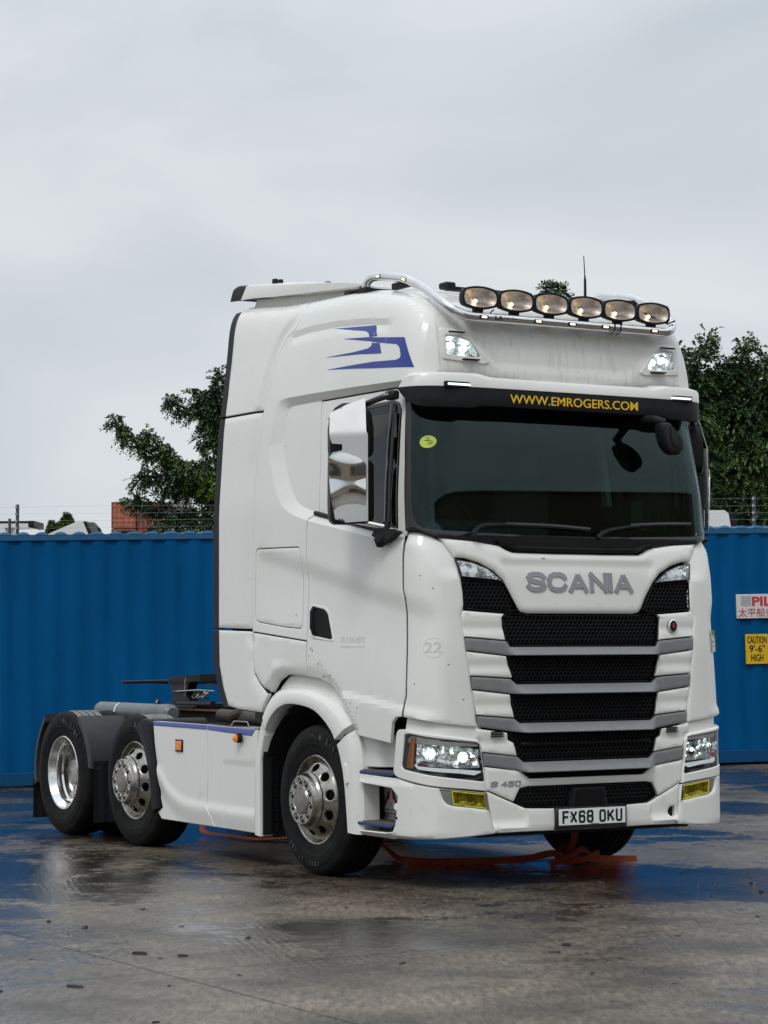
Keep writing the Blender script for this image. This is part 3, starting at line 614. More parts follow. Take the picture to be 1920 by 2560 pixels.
# inner dark shell that closes the panel gaps
panel('inner_shell', [(1.33, 1.25), (1.33, 3.86), (.3, 3.80), (-.4, 3.77), (-.9, 3.68), (-1.1, 3.58), (-1.16, 3.25), (-.98, 3.22), (-1.02, 2.25), (-1.3, 2.1), (-1.32, .80), (-1.05, .80), (-.95, 1.0), (-.589, 1.02), (-.43, 1.18), (-.2, 1.34), (.3, 1.40), (.66, 1.26), (.8, 1.15)], mapU, DRK, TR, .08, 0, [WINg], lambda V: .105 + 0 * V[:, 0], 0, 0, True)
panel('front_shell', symx([(-.98, .40), (-.98, 2.16)]), mapF, DRK, TR, .1, 0, (), lambda V: .09 + 0 * V[:, 0], 0, 0)
def seam_shade(line, dfn, n=40):  # dark tube laid in each panel gap to paint its shade
    Lp = resamp(line, n); d = dfn(Lp) + .017
    for s in (-1, 1):
        m = MB(); m.tube([tuple(p) for p in mapU(Lp, d + .004, s)], .0085, 6); m.obj('panel_seal', DRK, TR)
seam_shade(SEAMs, dside, 70); seam_shade([(.831, 1.646), (.837, 1.423), (.817, 1.347), (.737, 1.278), (.630, 1.212)], lambda V: .0 * V[:, 0]); seam_shade(DOORR, dside); seam_shade([(.063, 1.573), (.061, 1.34)], ddoor, 8)
seam_shade(DF[::-1], lambda V: cr2(V) + cr4(V)); seam_shade([(.77, 3.199), (1.34, 3.199)], dcove); seam_shade([(.07, 1.573), (.45, 1.605), (.825, 1.638)], dside)
# roof
sidepts = mapU(np.array(TOP), 0)[:, :2]
xf = np.linspace(.93, -.93, 30)
def roof_front(x):
    z = np.full_like(x, 3.78)
    for _ in range(30): y = front_y(x, z); z = .5 * z + .5 * (3 + .965 * (np.interp(y, *TT) - 3))
    return front_y(x, z), z
yf, zf = roof_front(xf)
ROOF = [tuple(p) for p in sidepts] + [(-x, y) for x, y in zip(xf, yf)] + [(-p[0], p[1]) for p in sidepts[::-1]]
panel('roof', ROOF, mapT, W_, TR, .07, .02, (), None, 0, 0)
RFS = [(-.969, 3.20), (-.969, 3.3), (-.974, 3.441), (-.963, 3.616), (-.951, 3.714), (-.938, float(zf[0]))]
RF = RFS + [(-x, z) for x, z in zip(xf, zf)][1:-1] + [(-x, z) for x, z in RFS[::-1]]
PODL = fil([(-.962, 3.583), (-.818, 3.574), (-.748, 3.545), (-.685, 3.456), (-.605, 3.368), (-.656, 3.352), (-.863, 3.366), (-.962, 3.374)], .02)
PLENS = fil([(-.925, 3.530), (-.859, 3.526), (-.750, 3.506), (-.677, 3.402), (-.747, 3.396), (-.925, 3.410)], .012)
RECS = symx([(-.735, 3.66), (-.735, 3.577), (-.665, 3.457), (-.575, 3.360), (-.515, 3.338)])
RECS2 = symx([(-.715, 3.64), (-.715, 3.577), (-.645, 3.467), (-.560, 3.374), (-.505, 3.356)])
def drf(V):
    d = np.zeros(len(V)); io = inside(V, RECS); ii = inside(V, RECS2); a = dist(V, RECS); b = dist(V, RECS2)
    d[io] = .016 * sm(a[io] / (a[io] + b[io] + 1e-9)); d[ii] = .016; return d * sm((3.66 - V[:, 1]) / .08)
MIRX = lambda P: [(-x, z) for x, z in P]
panel('roof_front_panel', RF, mapF, WS, TR, .028, .02, [PLENS, MIRX(PLENS)], drf, .002, .002)
def hexmesh(name, P, fmap, parent, m_, cw=.031, chh=.024, dep=.012, th=.010, wall=.012):
    P = np.array(P); lo, hi = P.min(0), P.max(0); v2 = []; fs = []; dp = []
    r = 0; z = lo[1]
    while z < hi[1] + chh:
        x = lo[0] + (cw / 2 if r % 2 else 0)
        while x < hi[0] + cw: v2.append((x, z)); x += cw
        z += chh; r += 1
    C = np.array(v2); C = C[inside(C, P)]; C = C[dist(C, P) > .004]
    hx = [(-.33, -.5), (.33, -.5), (.5, -.0), (.33, .5), (-.33, .5), (-.5, 0)]
    pts = []; 
    for c in C:
        b = len(pts)
        for k, s in ((0, 1.12), (1, .80)):
            for hx_, hz_ in hx: pts.append((c[0] + hx_ * cw * s, c[1] + hz_ * chh * s * 1.18))
        for hx_, hz_ in hx: pts.append((c[0] + hx_ * cw * .72, c[1] + hz_ * chh * .72 * 1.18))
        dp += [dep + .003] * 6 + [dep] * 6 + [dep + wall] * 6
        for k in range(6):
            q = (k + 1) % 6; fs += [(b + k, b + q, b + 6 + q, b + 6 + k), (b + 6 + k, b + 6 + q, b + 12 + q, b + 12 + k)]
    if not pts: return
    X = fmap(np.array(pts), np.array(dp), -1); o = mk(name, X, fs, m_, parent, 30); o['kind'] = 'stuff'; return o
def lamp(P, fmap, root, both_side, depth=.05, bulbs=(), lit=LIT, br=.02, refl=RFL, back=BLG, gl=GCL, bot=None):
    h = panel('reflector', P, fmap, refl, root, .02, 0, (), lambda V: depth * np.clip(dist(V, P) / .02, 0, 1) + .004, 0, 0)
    for (a, b) in bulbs:
        c = fmap(np.array([(a, b)]), np.array([depth - .012]), -1)[0]; m = MB()
        n_ = 10; m.lathe([(0.0001, -.012), (br * .5, -.010), (br * .85, -.004), (br, .004)], 16, 'y', (0, 0, 0)); o = m.obj('bulb', lit, root); o.location = c
    panel('lens', P, fmap, gl, root, .03, 0, (), lambda V: -.002 + 0 * V[:, 0], 0, 0)
def mirror_part(e):            # copy of a whole part on the other side of the cab
    c = e.copy(); COL.objects.link(c); c.scale = (-1, 1, 1)
    for ch in e.children:
        d = ch.copy(); COL.objects.link(d); d.parent = c
    return c
rl = part('roof_headlight')
pod = panel('pod_frame', PODL, mapF, WS, rl, .03, .02, [PLENS], lambda V: -.010 + 0 * V[:, 0], .001, .005)
lamp(PLENS, mapF, rl, True, .05, [(-.86, 3.475), (-.77, 3.455)], LIT, .024)
m = MB(); m.box(-.915, -.80, -1.262, -1.24, 3.548, 3.557); m.obj('vent_slot', DRK, rl)
m = MB(); m.box(-.82, -.70, -1.285, -1.25, 3.374, 3.382); m.obj('vent_slot', DRK, rl)
mirror_part(rl)
# logo on the roof side
S1 = [(-.068, 3.696), (-.258, 3.681), (-.631, 3.654), (-.693, 3.573), (-.592, 3.578), (-.57, 3.609), (-.518, 3.627)]
S2 = [(-.244, 3.604), (-.594, 3.577), (-1.025, 3.528), (-1.148, 3.321), (-.734, 3.354), (-.451, 3.380), (-.077, 3.409), (-.446, 3.406), (-.684, 3.402), (-.969, 3.385), (-1.008, 3.393), (-1.017, 3.413), (-.988, 3.466), (-.953, 3.490), (-.769, 3.519), (-.604, 3.548)]
S3 = [(-.636, 3.533), (-.739, 3.521), (-.782, 3.448), (-.508, 3.471), (-.028, 3.498), (-.422, 3.495), (-.6, 3.500), (-.638, 3.515)]
for S in (S1, S2, S3): panel('blue_swoosh', YU(S), mapU, BLU, TR, .03, 0, (), lambda V: dside(V) - .002, 0, 0, True)

# ---- windscreen, frame, cowl
UC = -.7 - .9 * PI / 2
def FU(x, z): y = float(front_y(np.array([x]), np.array([z]))[0]); return (-.7 - .9 * math.atan2(-.7 - y, -x), z)
def symu(P): return list(P) + [(2 * UC - u, z) for u, z in reversed(P)]
GLH = [(-1.023, 3.12), (-1.045, 2.78), (-1.066, 2.428), (-1.074, 2.35), (-1.092, 2.305), (-1.12, 2.280), (-1.197, 2.268), (-1.30, 2.262), (-1.6, 2.25), (-2.0, 2.246)]
panel('windscreen', symu(GLH), mapU, GLS, TR, .035, 0, (), lambda V: .010 + 0 * V[:, 0], 0, 0)
FRH = [(-.966, 3.20), (-.988, 3.133), (-1.014, 2.709), (-1.032, 2.268), FU(-1.16, 2.262), FU(-1.05, 2.222), FU(-.779, 2.199), FU(-.58, 2.171), FU(-.532, 2.150), FU(-.49, 2.130), FU(-.2, 2.128)]
GLI = [(u - (.018 if u > -1.1 else .0), z + (.012 if z < 2.4 else 0)) for u, z in GLH]
panel('windscreen_frame', symu(FRH), mapU, BLG, TR, .03, .03, [symu(GLH)], lambda V: .004 + .03 * sm((2.235 - V[:, 1]) / .05) * sm((-1.2 - V[:, 0]) / .1) * sm((V[:, 0] - (2 * UC + 1.2)) / .1), 0, .003)
m = MB()       # cowl flap with its step in the middle
PC = [(-.62, 2.205), (-.55, 2.195), (-.49, 2.168), (-.2, 2.164), (.2, 2.164), (.49, 2.168), (.55, 2.195), (.62, 2.205)]
for (a, b), (c, d) in zip(PC, PC[1:]):
    ya, yb = front_y(a, b) - .006, front_y(c, d) - .006
    m.add([(a, ya, b - .022), (c, yb, d - .022), (c, yb - .012, d), (a, ya - .012, b), (c, yb + .04, d + .012), (a, ya + .04, b + .012)], [(0, 1, 2, 3), (3, 2, 4, 5)])
m.obj('cowl_flap', BLK, TR)
def onf(x, z, d=0): return (x, float(front_y(np.array([x]), np.array([z]))[0]) - d, z)
for pts, bl in (([(-.83, 2.245), (-.79, 2.285), (-.74, 2.305), (-.60, 2.312), (-.5, 2.31)], [(-.56, 2.316), (-.2, 2.312), (.10, 2.296)]), ([(.14, 2.238), (.18, 2.272), (.25, 2.295), (.40, 2.318), (.52, 2.33)], [(.44, 2.33), (.70, 2.345), (.97, 2.352)])):
    wr = part('wiper'); m = MB(); m.tube([onf(x, z, .045) for x, z in pts], [.02, .017, .014, .011, .009], 8); m.obj('wiper_arm', BLK, wr)
    m = MB(); m.tube([onf(x, z, .022) for x, z in spl(bl, 5)], .009, 6, flat=1.6); m.obj('wiper_blade', BLG, wr)
stk = part('windscreen_sticker')
def disc2(cx, cz, r, n=24): return [(cx + r * math.cos(2 * PI * k / n), cz + r * math.sin(2 * PI * k / n)) for k in range(n)]
u0 = FU(-1.062, 2.838)
panel('sticker_disc', [(u0[0] + .9 / 1.25 * r_ * 1.0, z) for r_, z in [(a, b + 2.838) for a, b in disc2(0, 0, .041)]], mapU, mat('lime_sticker', (.50, .60, .10), .5), stk, .02, 0, (), lambda V: -.002 + 0 * V[:, 0], 0, 0)
m = MB(); c = mapU(np.array([u0]), np.array([-.004]))[0]
m.tube([(c[0] + .026 * math.cos(t), c[1] - .018 * math.cos(t), c[2] + .010 * math.sin(t)) for t in np.linspace(0, 2 * PI, 14)], .0018, 5, False)
m.tube([(c[0], c[1], c[2] - .018), (c[0], c[1], c[2] - .028)], .002, 5); m.tube([(c[0] - .008, c[1], c[2] + .025), (c[0] + .008, c[1], c[2] + .028)], .002, 5); m.obj('sticker_emblem', PLK, stk)
# cab inside
m = MB(); m.box(-1.12, 1.12, -1.12, -.72, 1.95, 2.27, .05); m.box(-.95, -.25, -1.0, -.62, 2.2, 2.36, .05); m.obj('dashboard', DSH, TR)
m = MB(); m.tube([(-.58 + .22 * math.cos(t), -.62 - .06 * math.sin(t), 2.32 + .20 * math.sin(t)) for t in np.linspace(0, 2 * PI, 26)], .015, 8, False); m.tube([(-.58, -.78, 2.15), (-.58, -.62, 2.32)], .03, 8); m.obj('steering_wheel', BLK, TR)
for sx in (-.58, .58):
    m = MB(); m.box(sx - .26, sx + .26, -.42, .10, 1.90, 2.05, .05); m.box(sx - .24, sx + .24, .04, .20, 2.0, 2.72, .06); m.box(sx - .14, sx + .14, .06, .17, 2.74, 2.94, .04); m.obj('seat', SEAT, TR)
m = MB(); m.box(-1.10, 1.10, .62, .66, 1.3, 3.0); m.box(-.98, .98, .62, .66, 3.0, 3.6); m.box(-1.10, 1.10, -1.0, .62, 1.28, 1.32); m.box(-1.08, 1.08, -1.0, .62, 3.30, 3.33); m.obj('cab_lining', CRT, TR)
m = MB()
for s in (-1, 1):
    v = []; n = 14
    for k in range(n): v += [(s * (1.13 + .012 * (k % 2)), -.48 + k * .045, 2.30), (s * (1.12 + .012 * (k % 2)), -.48 + k * .045, 2.56 - .004 * k)]
    m.add(v, [(2 * k, 2 * k + 2, 2 * k + 3, 2 * k + 1) for k in range(n - 1)])
    v = []
    for k in range(n): v += [(s * (1.13 + .012 * (k % 2)), -1.02 + k * .028, 2.26), (s * (1.12 + .012 * (k % 2)), -1.02 + k * .028, 2.50 - .003 * k)]
    m.add(v, [(2 * k, 2 * k + 2, 2 * k + 3, 2 * k + 1) for k in range(n - 1)])
crt = m.obj('side_curtain', GRN, TR)
text('lettering', 'LER', mat('curtain_print', (.20, .33, .27), .7), crt, .20, .075, (-1.155, -.80, 2.345), (0, -1, 0), (0, 0, 1), .001)
m = MB(); m.box(-1.15, -1.145, -.98, -.60, 2.88, 3.04, .002); m.obj('sun_blind', CRT, TR)

# ---- sun visor
VW, VY, VN = 1.205, .60, 6.0
YM = -.72 - (VY + .03) * (1 - (.90 / VW) ** VN) ** (1 / VN)
def vpt(ph, z, d=0, top=0):
    c, s = abs(math.cos(ph)), math.sin(ph); Rr = (c ** VN / VW ** VN + s ** VN / (VY + .03 - .0) ** VN) ** (-1 / VN) - d
    return (-math.copysign(1, math.cos(ph)) * Rr * c, -.72 - Rr * s, z)
phs = np.linspace(.285, PI - .285, 121)
def vb(ph):
    a = min(ph, PI - ph); t = min(max((a - .285) / .175, 0), 1); b = 3.185 - (3.185 - 3.058) * (1 - (1 - t) ** 2)
    x = abs(vpt(ph, 3)[0]); return b + (.017 * min(max((.80 - x) / .05, 0), 1) if a > .5 else 0)
def vt(ph):
    a = min(ph, PI - ph); t = min(max((a - .285) / .10, 0), 1); x = abs(vpt(ph, 3)[0]); return 3.19 + .085 * (1 - (1 - t) ** 2.2) - (.020 * min(max((.78 - x) / .10, 0), 1) if a > .5 else 0)
def vrows(rows, name, m_):
    v = []; k = len(rows)
    for ph in phs: v += [r(ph) for r in rows]
    return mk(name, v, [(i * k + j, (i + 1) * k + j, (i + 1) * k + j + 1, i * k + j + 1)[::-1] for i in range(len(phs) - 1) for j in range(k - 1)], m_, vis, 35)
vis = part('sun_visor')
vrows([lambda p: vpt(p, vt(p) + .012, .10), lambda p: vpt(p, vt(p) + .010, .045), lambda p: vpt(p, vt(p), .012), lambda p: vpt(p, vt(p) - .014, 0.001), lambda p: vpt(p, max(3.192, vb(p)), -.004 + .002), lambda p: vpt(p, max(3.188, vb(p)), .012)], 'visor_top', W_)
vrows([lambda p: vpt(p, max(3.191, vb(p) + .001), 0.002), lambda p: vpt(p, .5 * (3.19 + vb(p)), -.001), lambda p: vpt(p, vb(p) + .004, 0.001), lambda p: vpt(p, vb(p), .004), lambda p: vpt(p, vb(p) - .002, .03), lambda p: vpt(p, vb(p) + .012, .09)], 'visor_band', BLK)
def von(v): 
    o_ = v.copy()
    for i in range(len(v)):
        x = v[i, 0]; c = abs(x); s = VY + .03; yy = s * max(1 - (c / VW) ** VN, 0) ** (1 / VN); o_[i, 1] = -.72 - yy - .004
    return o_
text('visor_lettering', 'WWW.EMROGERS.COM', YEL, vis, 1.035, .058, (-.515, -1.37, 3.100), (1, 0, 0), (0, 0, 1), .001, .005, post=von)
for s in (-1, 1):
    m = MB(); m.box(s * .90 - .098, s * .90 + .098, YM - .010, YM + .06, 3.184, 3.222, .003); m.obj('marker_housing', DRK, vis)
    m = MB(); m.box(s * .90 - .086, s * .90 + .086, YM - .0125, YM - .008, 3.197, 3.211, .001); m.obj('marker_light', mat('white_marker', (.8, .85, .85), .3, emit=(.9, 1, 1), es=1.1) if s < 0 else MAT['white_marker'], vis)
# kerb-view mirror in front of the screen
km = part('kerb_mirror'); m = MB()
m.tube([(.60, -1.30, 3.055), (.61, -1.43, 3.04), (.66, -1.46, 3.02)], .028, 10); m.obj('mirror_arm', BLK, km)
KP = fil([(.600, 3.015), (.665, 3.020), (.735, 2.960), (.775, 2.90), (.790, 2.842), (.745, 2.800), (.695, 2.805), (.650, 2.835), (.622, 2.885), (.600, 2.95)], .02)
m = MB(); n = len(KP)
for k, (sc, y) in enumerate(((.86, -1.515), (.97, -1.503), (1.0, -1.48), (.97, -1.43), (.80, -1.41))):
    m.v += [(.69 + (x - .69) * sc, y + (.03 if z < 2.9 else 0) * 0, 2.91 + (z - 2.91) * sc) for x, z in KP]
m.f += [(k * n + i, k * n + (i + 1) % n, (k + 1) * n + (i + 1) % n, (k + 1) * n + i) for k in range(4) for i in range(n)] + [tuple(range(n))[::-1], tuple(4 * n + i for i in range(n))]
m.obj('mirror_housing', BLK, km, 50)
m = MB(); m.tube([(.665, -1.516, 2.985), (.672, -1.516, 2.90), (.70, -1.516, 2.862), (.745, -1.512, 2.858)], .006, 6); m.obj('housing_groove', DRK, km)

# ---- front: hood, grilles, stripes
HOOD = symx([(-1.035, 2.222), (-.99, 2.150), (-.950, 2.094), (-.876, 2.090), (-.771, 2.062), (-.668, 2.010), (-.606, 1.952), (-.553, 1.868), (-.503, 1.778), (-.473, 1.750), (-.424, 1.740)])
HOOD = HOOD + [(x, z) for x, z in [(1.007, 2.226), (.779, 2.202), (.60, 2.177), (.555, 2.152), (.51, 2.136), (.2, 2.133), (-.2, 2.133), (-.51, 2.136), (-.555, 2.152), (-.60, 2.177), (-.779, 2.202), (-1.007, 2.226)]]
def dhood(V):
    x = np.abs(V[:, 0]); z = V[:, 1]; e_ = .50 - .25 * (1.9 - z); return .014 * sm((e_ + .10 - x) / .06) * sm((2.10 - z) / .04) + .012 * (1 - sm(dist(V, HOOD) / .03))
panel('hood_panel', HOOD, mapF, W_, TR, .022, .03, (), dhood, .003, .004)
FY = lambda x, z: float(front_y(np.array([x]), np.array([z]))[0])
FYH = lambda x, z: FY(x, z) + float(dhood(np.array([[x, z]]))[0])
strokes('name_lettering', 'SCANIA', SIL, TR, -.428, 1.883, .862, .130, .031, .008, FYH, .007, .90)
UPL = [(-.945, 2.086), (-.831, 2.070), (-.726, 2.033), (-.648, 1.982), (-.602, 1.948), (-.769, 1.962), (-.919, 1.972)]
UPM = [(-.919, 1.966), (-.769, 1.956), (-.600, 1.942), (-.556, 1.864), (-.502, 1.768), (-.517, 1.758), (-.585, 1.754), (-.611, 1.745), (-.781, 1.757), (-.912, 1.770)]
ul = part('upper_lamp'); panel('lamp_rim', UPL, mapF, BLG, ul, .03, .03, [[tuple(p) for p in offs(np.array(UPL[::-1] if area(UPL) < 0 else UPL), .008)]], None, .001, .001)
UPI = [tuple(p) for p in offs(np.array(UPL[::-1] if area(UPL) < 0 else UPL), .007)]
lamp(UPI, mapF, ul, True, .04, [(-.87, 2.025), (-.80, 2.015)], DRL, .022); mirror_part(ul)
def backed(name, P, hx=True, sub=None):
    b = part(name); panel('grille_back', P, mapF, DRK, b, .08, 0, (), lambda V: .05 + 0 * V[:, 0], 0, 0)
    pi_ = [tuple(p) for p in offs(dens(P if area(P) > 0 else P[::-1], .05), .010)]
    panel('grille_frame', P, mapF, MSH, b, .03, .04, [pi_], lambda V: .006 + 0 * V[:, 0], .002, .002)
    hexmesh('grille_mesh', pi_, mapF, b, MSH); return b
b = backed('side_grille', UPM); mirror_part(b)
G1 = symx([(-.40, 1.733), (-.588, 1.752), (-.631, 1.712), (-.609, 1.566), (-.587, 1.532)])
G2 = symx([(-.612, 1.468), (-.566, 1.331), (-.538, 1.296)]); G3 = symx([(-.590, 1.225), (-.560, 1.076), (-.530, 1.048)])
G4 = symx([(-.611, .985), (-.602, .942), (-.563, .920), (-.542, .831), (-.506, .802)]); G5 = symx([(-.500, .735), (-.457, .697)])
G6 = symx([(-.470, .636), (-.527, .626), (-.567, .545), (-.491, .507), (-.3, .499)])
for P in (G1, G2, G3, G4, G5, G6): backed('grille', P)
m = MB(); m.box(-.52, .52, -1.47, -1.44, .898, .922, .006); m.obj('grille_bar', MSH, TR)
m = MB(); m.prism([(-.135, .622), (.118, .622), (.136, .497), (-.153, .497)], 'y', -1.492, -1.44); m.obj('radar_cover', BLK, TR)
m = MB(); m.prism([(-.112, .608), (.096, .608), (.112, .510), (-.130, .510)], 'y', -1.497, -1.49); m.obj('radar_plate', MSH, TR)
def stripe(zt_out, zt_in, zc, zb_out, zb_in, zbc, xo_t, xo_b, xi, xc):
    P = symx([(-.45, zc), (-xc, zc), (-xi, zt_in), (-xo_t, zt_out), (-xo_b, zb_out), (-xi, zb_in), (-.50, zbc)])
    P = [(-.45, zc), (-xc, zc), (-xi, zt_in), (-xo_t, zt_out), (-xo_b, zb_out), (-xi, zb_in), (-.50, zbc), (.50, zbc), (xi, zb_in), (xo_b, zb_out), (xo_t, zt_out), (xi, zt_in), (xc, zc), (.45, zc)]
    def d(V):
        x = np.abs(V[:, 0]); zt_ = np.interp(x, [0, xc, xi, xo_t], [zc, zc, zt_in, zt_out]); zb_ = np.interp(x, [0, .5, xi, xo_t], [zbc, zbc, zb_in, zb_out]); t = np.clip((zt_ - V[:, 1]) / (zt_ - zb_), 0, 1)
        return -.060 * sm((xi + .02 - x) / .12) * np.minimum(t / .78, 1) - .004
    panel('grille_stripe', P, mapF, GRY, TR, .016, .03, (), d, .002, .003)
stripe(1.589, 1.566, 1.530, 1.507, 1.474, 1.472, .920, .913, .613, .587)
stripe(1.344, 1.326, 1.292, 1.262, 1.230, 1.226, .884, .872, .590, .545)
stripe(1.096, 1.074, 1.045, 1.024, .988, .980, .842, .836, .570, .528)
stripe(.862, .832, .797, .779, .743, .729, .808, .794, .549, .506)
def block(name, P, zb):
    panel(name, P, mapF, W_, TR, .02, .03, (), lambda V: .010 * sm((V[:, 1] - zb - .03) / .06) * sm((.13 - (V[:, 1] - zb)) / .06) , .003, .004)
    P = [(-x, z) for x, z in P]; panel(name, P, mapF, W_, TR, .02, .03, (), lambda V: .010 * sm((V[:, 1] - zb - .03) / .06) * sm((.13 - (V[:, 1] - zb)) / .06), .003, .004)
block('grille_side_block', [(-.919, 1.762), (-.782, 1.752), (-.611, 1.741), (-.637, 1.714), (-.617, 1.569), (-.792, 1.583), (-.922, 1.592), (-.936, 1.727)], 1.57)
block('grille_side_block', [(-.913, 1.504), (-.616, 1.472), (-.572, 1.330), (-.884, 1.347)], 1.33)
block('grille_side_block', [(-.872, 1.259), (-.593, 1.228), (-.565, 1.077), (-.842, 1.099)], 1.08)
# badge
bd = part('emblem'); m = MB(); m.lathe([(.0001, -.022), (.030, -.020), (.034, -.012), (.036, 0)], 24, 'y'); o = m.obj('emblem_body', BLG, bd); o.location = onf(.733, 1.664); o.scale = (1, 1, 1.22)
m = MB(); m.lathe([(.030, -.021), (.036, -.016), (.037, -.006)], 24, 'y'); o = m.obj('emblem_ring', CHR, bd); o.location = onf(.733, 1.664); o.scale = (1, 1, 1.22)
m = MB(); m.prism([(-.009, .011), (.009, .011), (.010, -.003), (0, -.015), (-.010, -.003)], 'y', -.0255, -.02); m.add(*[([(-.011, -.0252, .013), (.011, -.0252, .013), (.008, -.0252, .019), (-.008, -.0252, .019)], [(0, 1, 2, 3)])][0]); o = m.obj('emblem_crest', REDB, bd); o.location = onf(.733, 1.664)

# ---- bumper
block('bumper_side_block', [(-.856, 1.019), (-.62, .986), (-.610, .94), (-.57, .922), (-.549, .834), (-.808, .865), (-.822, .936), (-.851, .958)], .85)
for s in (-1, 1):
    for k in range(3):
        m = MB(); z = .992 - k * .014; m.box(s * .70 - .045, s * .70 + .045, -1.462, -1.44, z - .0035, z + .0035, 0); m.obj('vent_slot', DRK, TR)
BM = symx([(-.500, .694), (-.457, .690), (-.30, .688)][:0] + [(-.794, .776), (-.784, .626), (-.577, .543), (-.530, .632), (-.470, .640)])
BM = [(-.794, .776), (-.784, .628), (-.579, .545), (-.531, .630), (-.470, .640), (.470, .640), (.531, .630), (.579, .545), (.784, .628), (.794, .776), (.523, .742), (.457, .692), (-.457, .692), (-.523, .742)]
panel('bumper_middle', BM, mapF, W_, TR, .022, .03, (), None, .003, .004)
TOW = fil([(.660, .441), (.675, .462), (.695, .470), (.719, .470), (.719, .405), (.685, .405), (.665, .42)], .01)
BL = [(-.781, .623), (-.579, .540), (-.491, .504), (-.3, .497), (.3, .497), (.491, .504), (.579, .540), (.765, .623), (.751, .45), (.738, .347), (.5, .352), (-.034, .348), (-.524, .352), (-.735, .350), (-.745, .45)]
panel('bumper_lower', BL, mapF, WL, TR, .022, .04, [TOW], lambda V: -.022 * sm((.53 - V[:, 1] - .10 * (np.abs(V[:, 0]) > .5)) / .05) + .05 * sm((.372 - V[:, 1]) / .03) ** 2, .003, .004)
panel('tow_recess', TOW, mapF, DRK, TR, .03, 0, (), lambda V: .03 + 0 * V[:, 0], 0, 0)
HLP = CU([(.330, 1.012), (.366, 1.014), (.55, .985), (.728, .946), (.766, .618), (.55, .655), (.318, .705), (.290, .722), (.282, .752), (.295, .86), (.305, .96), (.312, .995)])
HLG = fil(CU([(.388, .979), (.422, .980), (.728, .923), (.750, .683), (.422, .754), (.369, .763), (.359, .780), (.381, .969)]), .012)
panel('headlight_surround', HLP, mapU, WL, TR, .02, .06, [HLG], lambda V: -.012 - 0 * V[:, 0], .003, .008, True)
hl_ = part('headlight')
panel('headlight_housing', HLG, mapU, BLG, hl_, .03, 0, (), lambda V: .075 * np.clip(dist(V, HLG) / .02, 0, 1), 0, 0)
HC = fil(CU([(.448, .942), (.551, .937), (.605, .910), (.728, .885), (.735, .82), (.728, .765), (.601, .772), (.447, .788), (.435, .82)]), .02)
panel('headlight_reflector', HC, mapU, RFL, hl_, .015, .03, (), lambda V: .025 + .035 * np.clip(dist(V, HC) / .03, 0, 1), 0, 0)
panel('daytime_light', CU([(.440, .800), (.447, .783), (.601, .767), (.744, .746), (.702, .722), (.640, .737), (.452, .762), (.428, .785)]), mapU, DRL, hl_, .02, .01, (), lambda V: .02 + 0 * V[:, 0], 0, .002)
panel('indicator_lens', CU([(.412, .965), (.440, .962), (.424, .768), (.382, .772), (.392, .86)]), mapU, AMD, hl_, .02, .01, (), lambda V: .008 + 0 * V[:, 0], 0, .002)
for (p, z, r_) in ((.515, .862, .017), (.655, .838, .012)):
    c = mapU(np.array([(-.7 - .9 * p, z)]), np.array([.045]))[0]; d = Vector((c[0], c[1] + .7, 0)).normalized()
    m = MB(); m.lathe([(.0001, -.030), (r_ * .45, -.027), (r_ * .8, -.017), (r_, 0)], 20, 'y'); o = m.obj('projector', LIT, hl_); o.location = c; o.rotation_euler = (0, 0, math.atan2(d.y, d.x) + PI / 2)
    m = MB(); m.lathe([(r_, .004), (r_ * 1.6, -.004), (r_ * 2.4, -.018), (r_ * 2.9, -.032), (r_ * 3.0, -.028), (r_ * 3.0, .0)], 28, 'y'); o = m.obj('projector_ring', RFL, hl_); o.location = c; o.rotation_euler = (0, 0, math.atan2(d.y, d.x) + PI / 2)
for (p, z) in ((.57, .872), (.61, .865), (.695, .842), (.705, .80), (.63, .81)):  # emitters added to brighten the headlight interior, not real bulbs
    c = mapU(np.array([(-.7 - .9 * p, z)]), np.array([.04]))[0]; m = MB(); m.lathe([(.0001, -.008), (.006, -.005), (.008, 0)], 10, 'y'); o = m.obj('led', LIT, hl_); o.location = c
panel('headlight_lens', HLG, mapU, GCL, hl_, .03, 0, (), lambda V: -.006 + 0 * V[:, 0], 0, 0)
mirror_part(hl_)
FOG = CU([(.570, .640), (.608, .634), (.764, .604), (.774, .505), (.616, .540), (.595, .552), (.580, .583)])
FGL = CU([(.616, .627), (.752, .600), (.762, .512), (.623, .545)])
BCN = [(-1.002, .700)] + CU([(.45, .672), (.766, .612), (.783, .463), (.797, .350), (.685, .338), (.57, .328), (.42, .319), (.176, .310)]) + [(-.632, .309), (-.632, .349), (-.89, .352), (-.945, .362), (-.964, .40), (-.985, .585), (-.94, .632), (-.80, .641), (-.66, .652), (-.632, .662), (-.632, .712)]
panel('bumper_corner', BCN, mapU, WL, TR, .02, .05, [FOG], lambda V: -.010 * sm((.68 - V[:, 1]) / .02) + .03 * sm((.348 - V[:, 1]) / .035), .003, .006, True)
fg = part('fog_lamp')
panel('fog_frame', FOG, mapU, GRY, fg, .02, .02, [FGL], lambda V: .004 + 0 * V[:, 0], 0, .002)
panel('fog_reflector', FGL, mapU, YFG, fg, .01, 0, (), lambda V: .004 + .03 * np.clip(dist(V, FGL) / .02, 0, 1) - .012 * np.abs(np.sin(V[:, 0] * 38)), 0, 0)
m = MB()
Pf = mapU(np.array([FGL[0], FGL[1], FGL[2], FGL[3], FGL[0]]), -.002); m.tube([tuple(p) for p in Pf], .005, 6); m.obj('fog_rim', mat('yellow_rim', (.62, .55, .02), .35), fg)
mirror_part(fg)
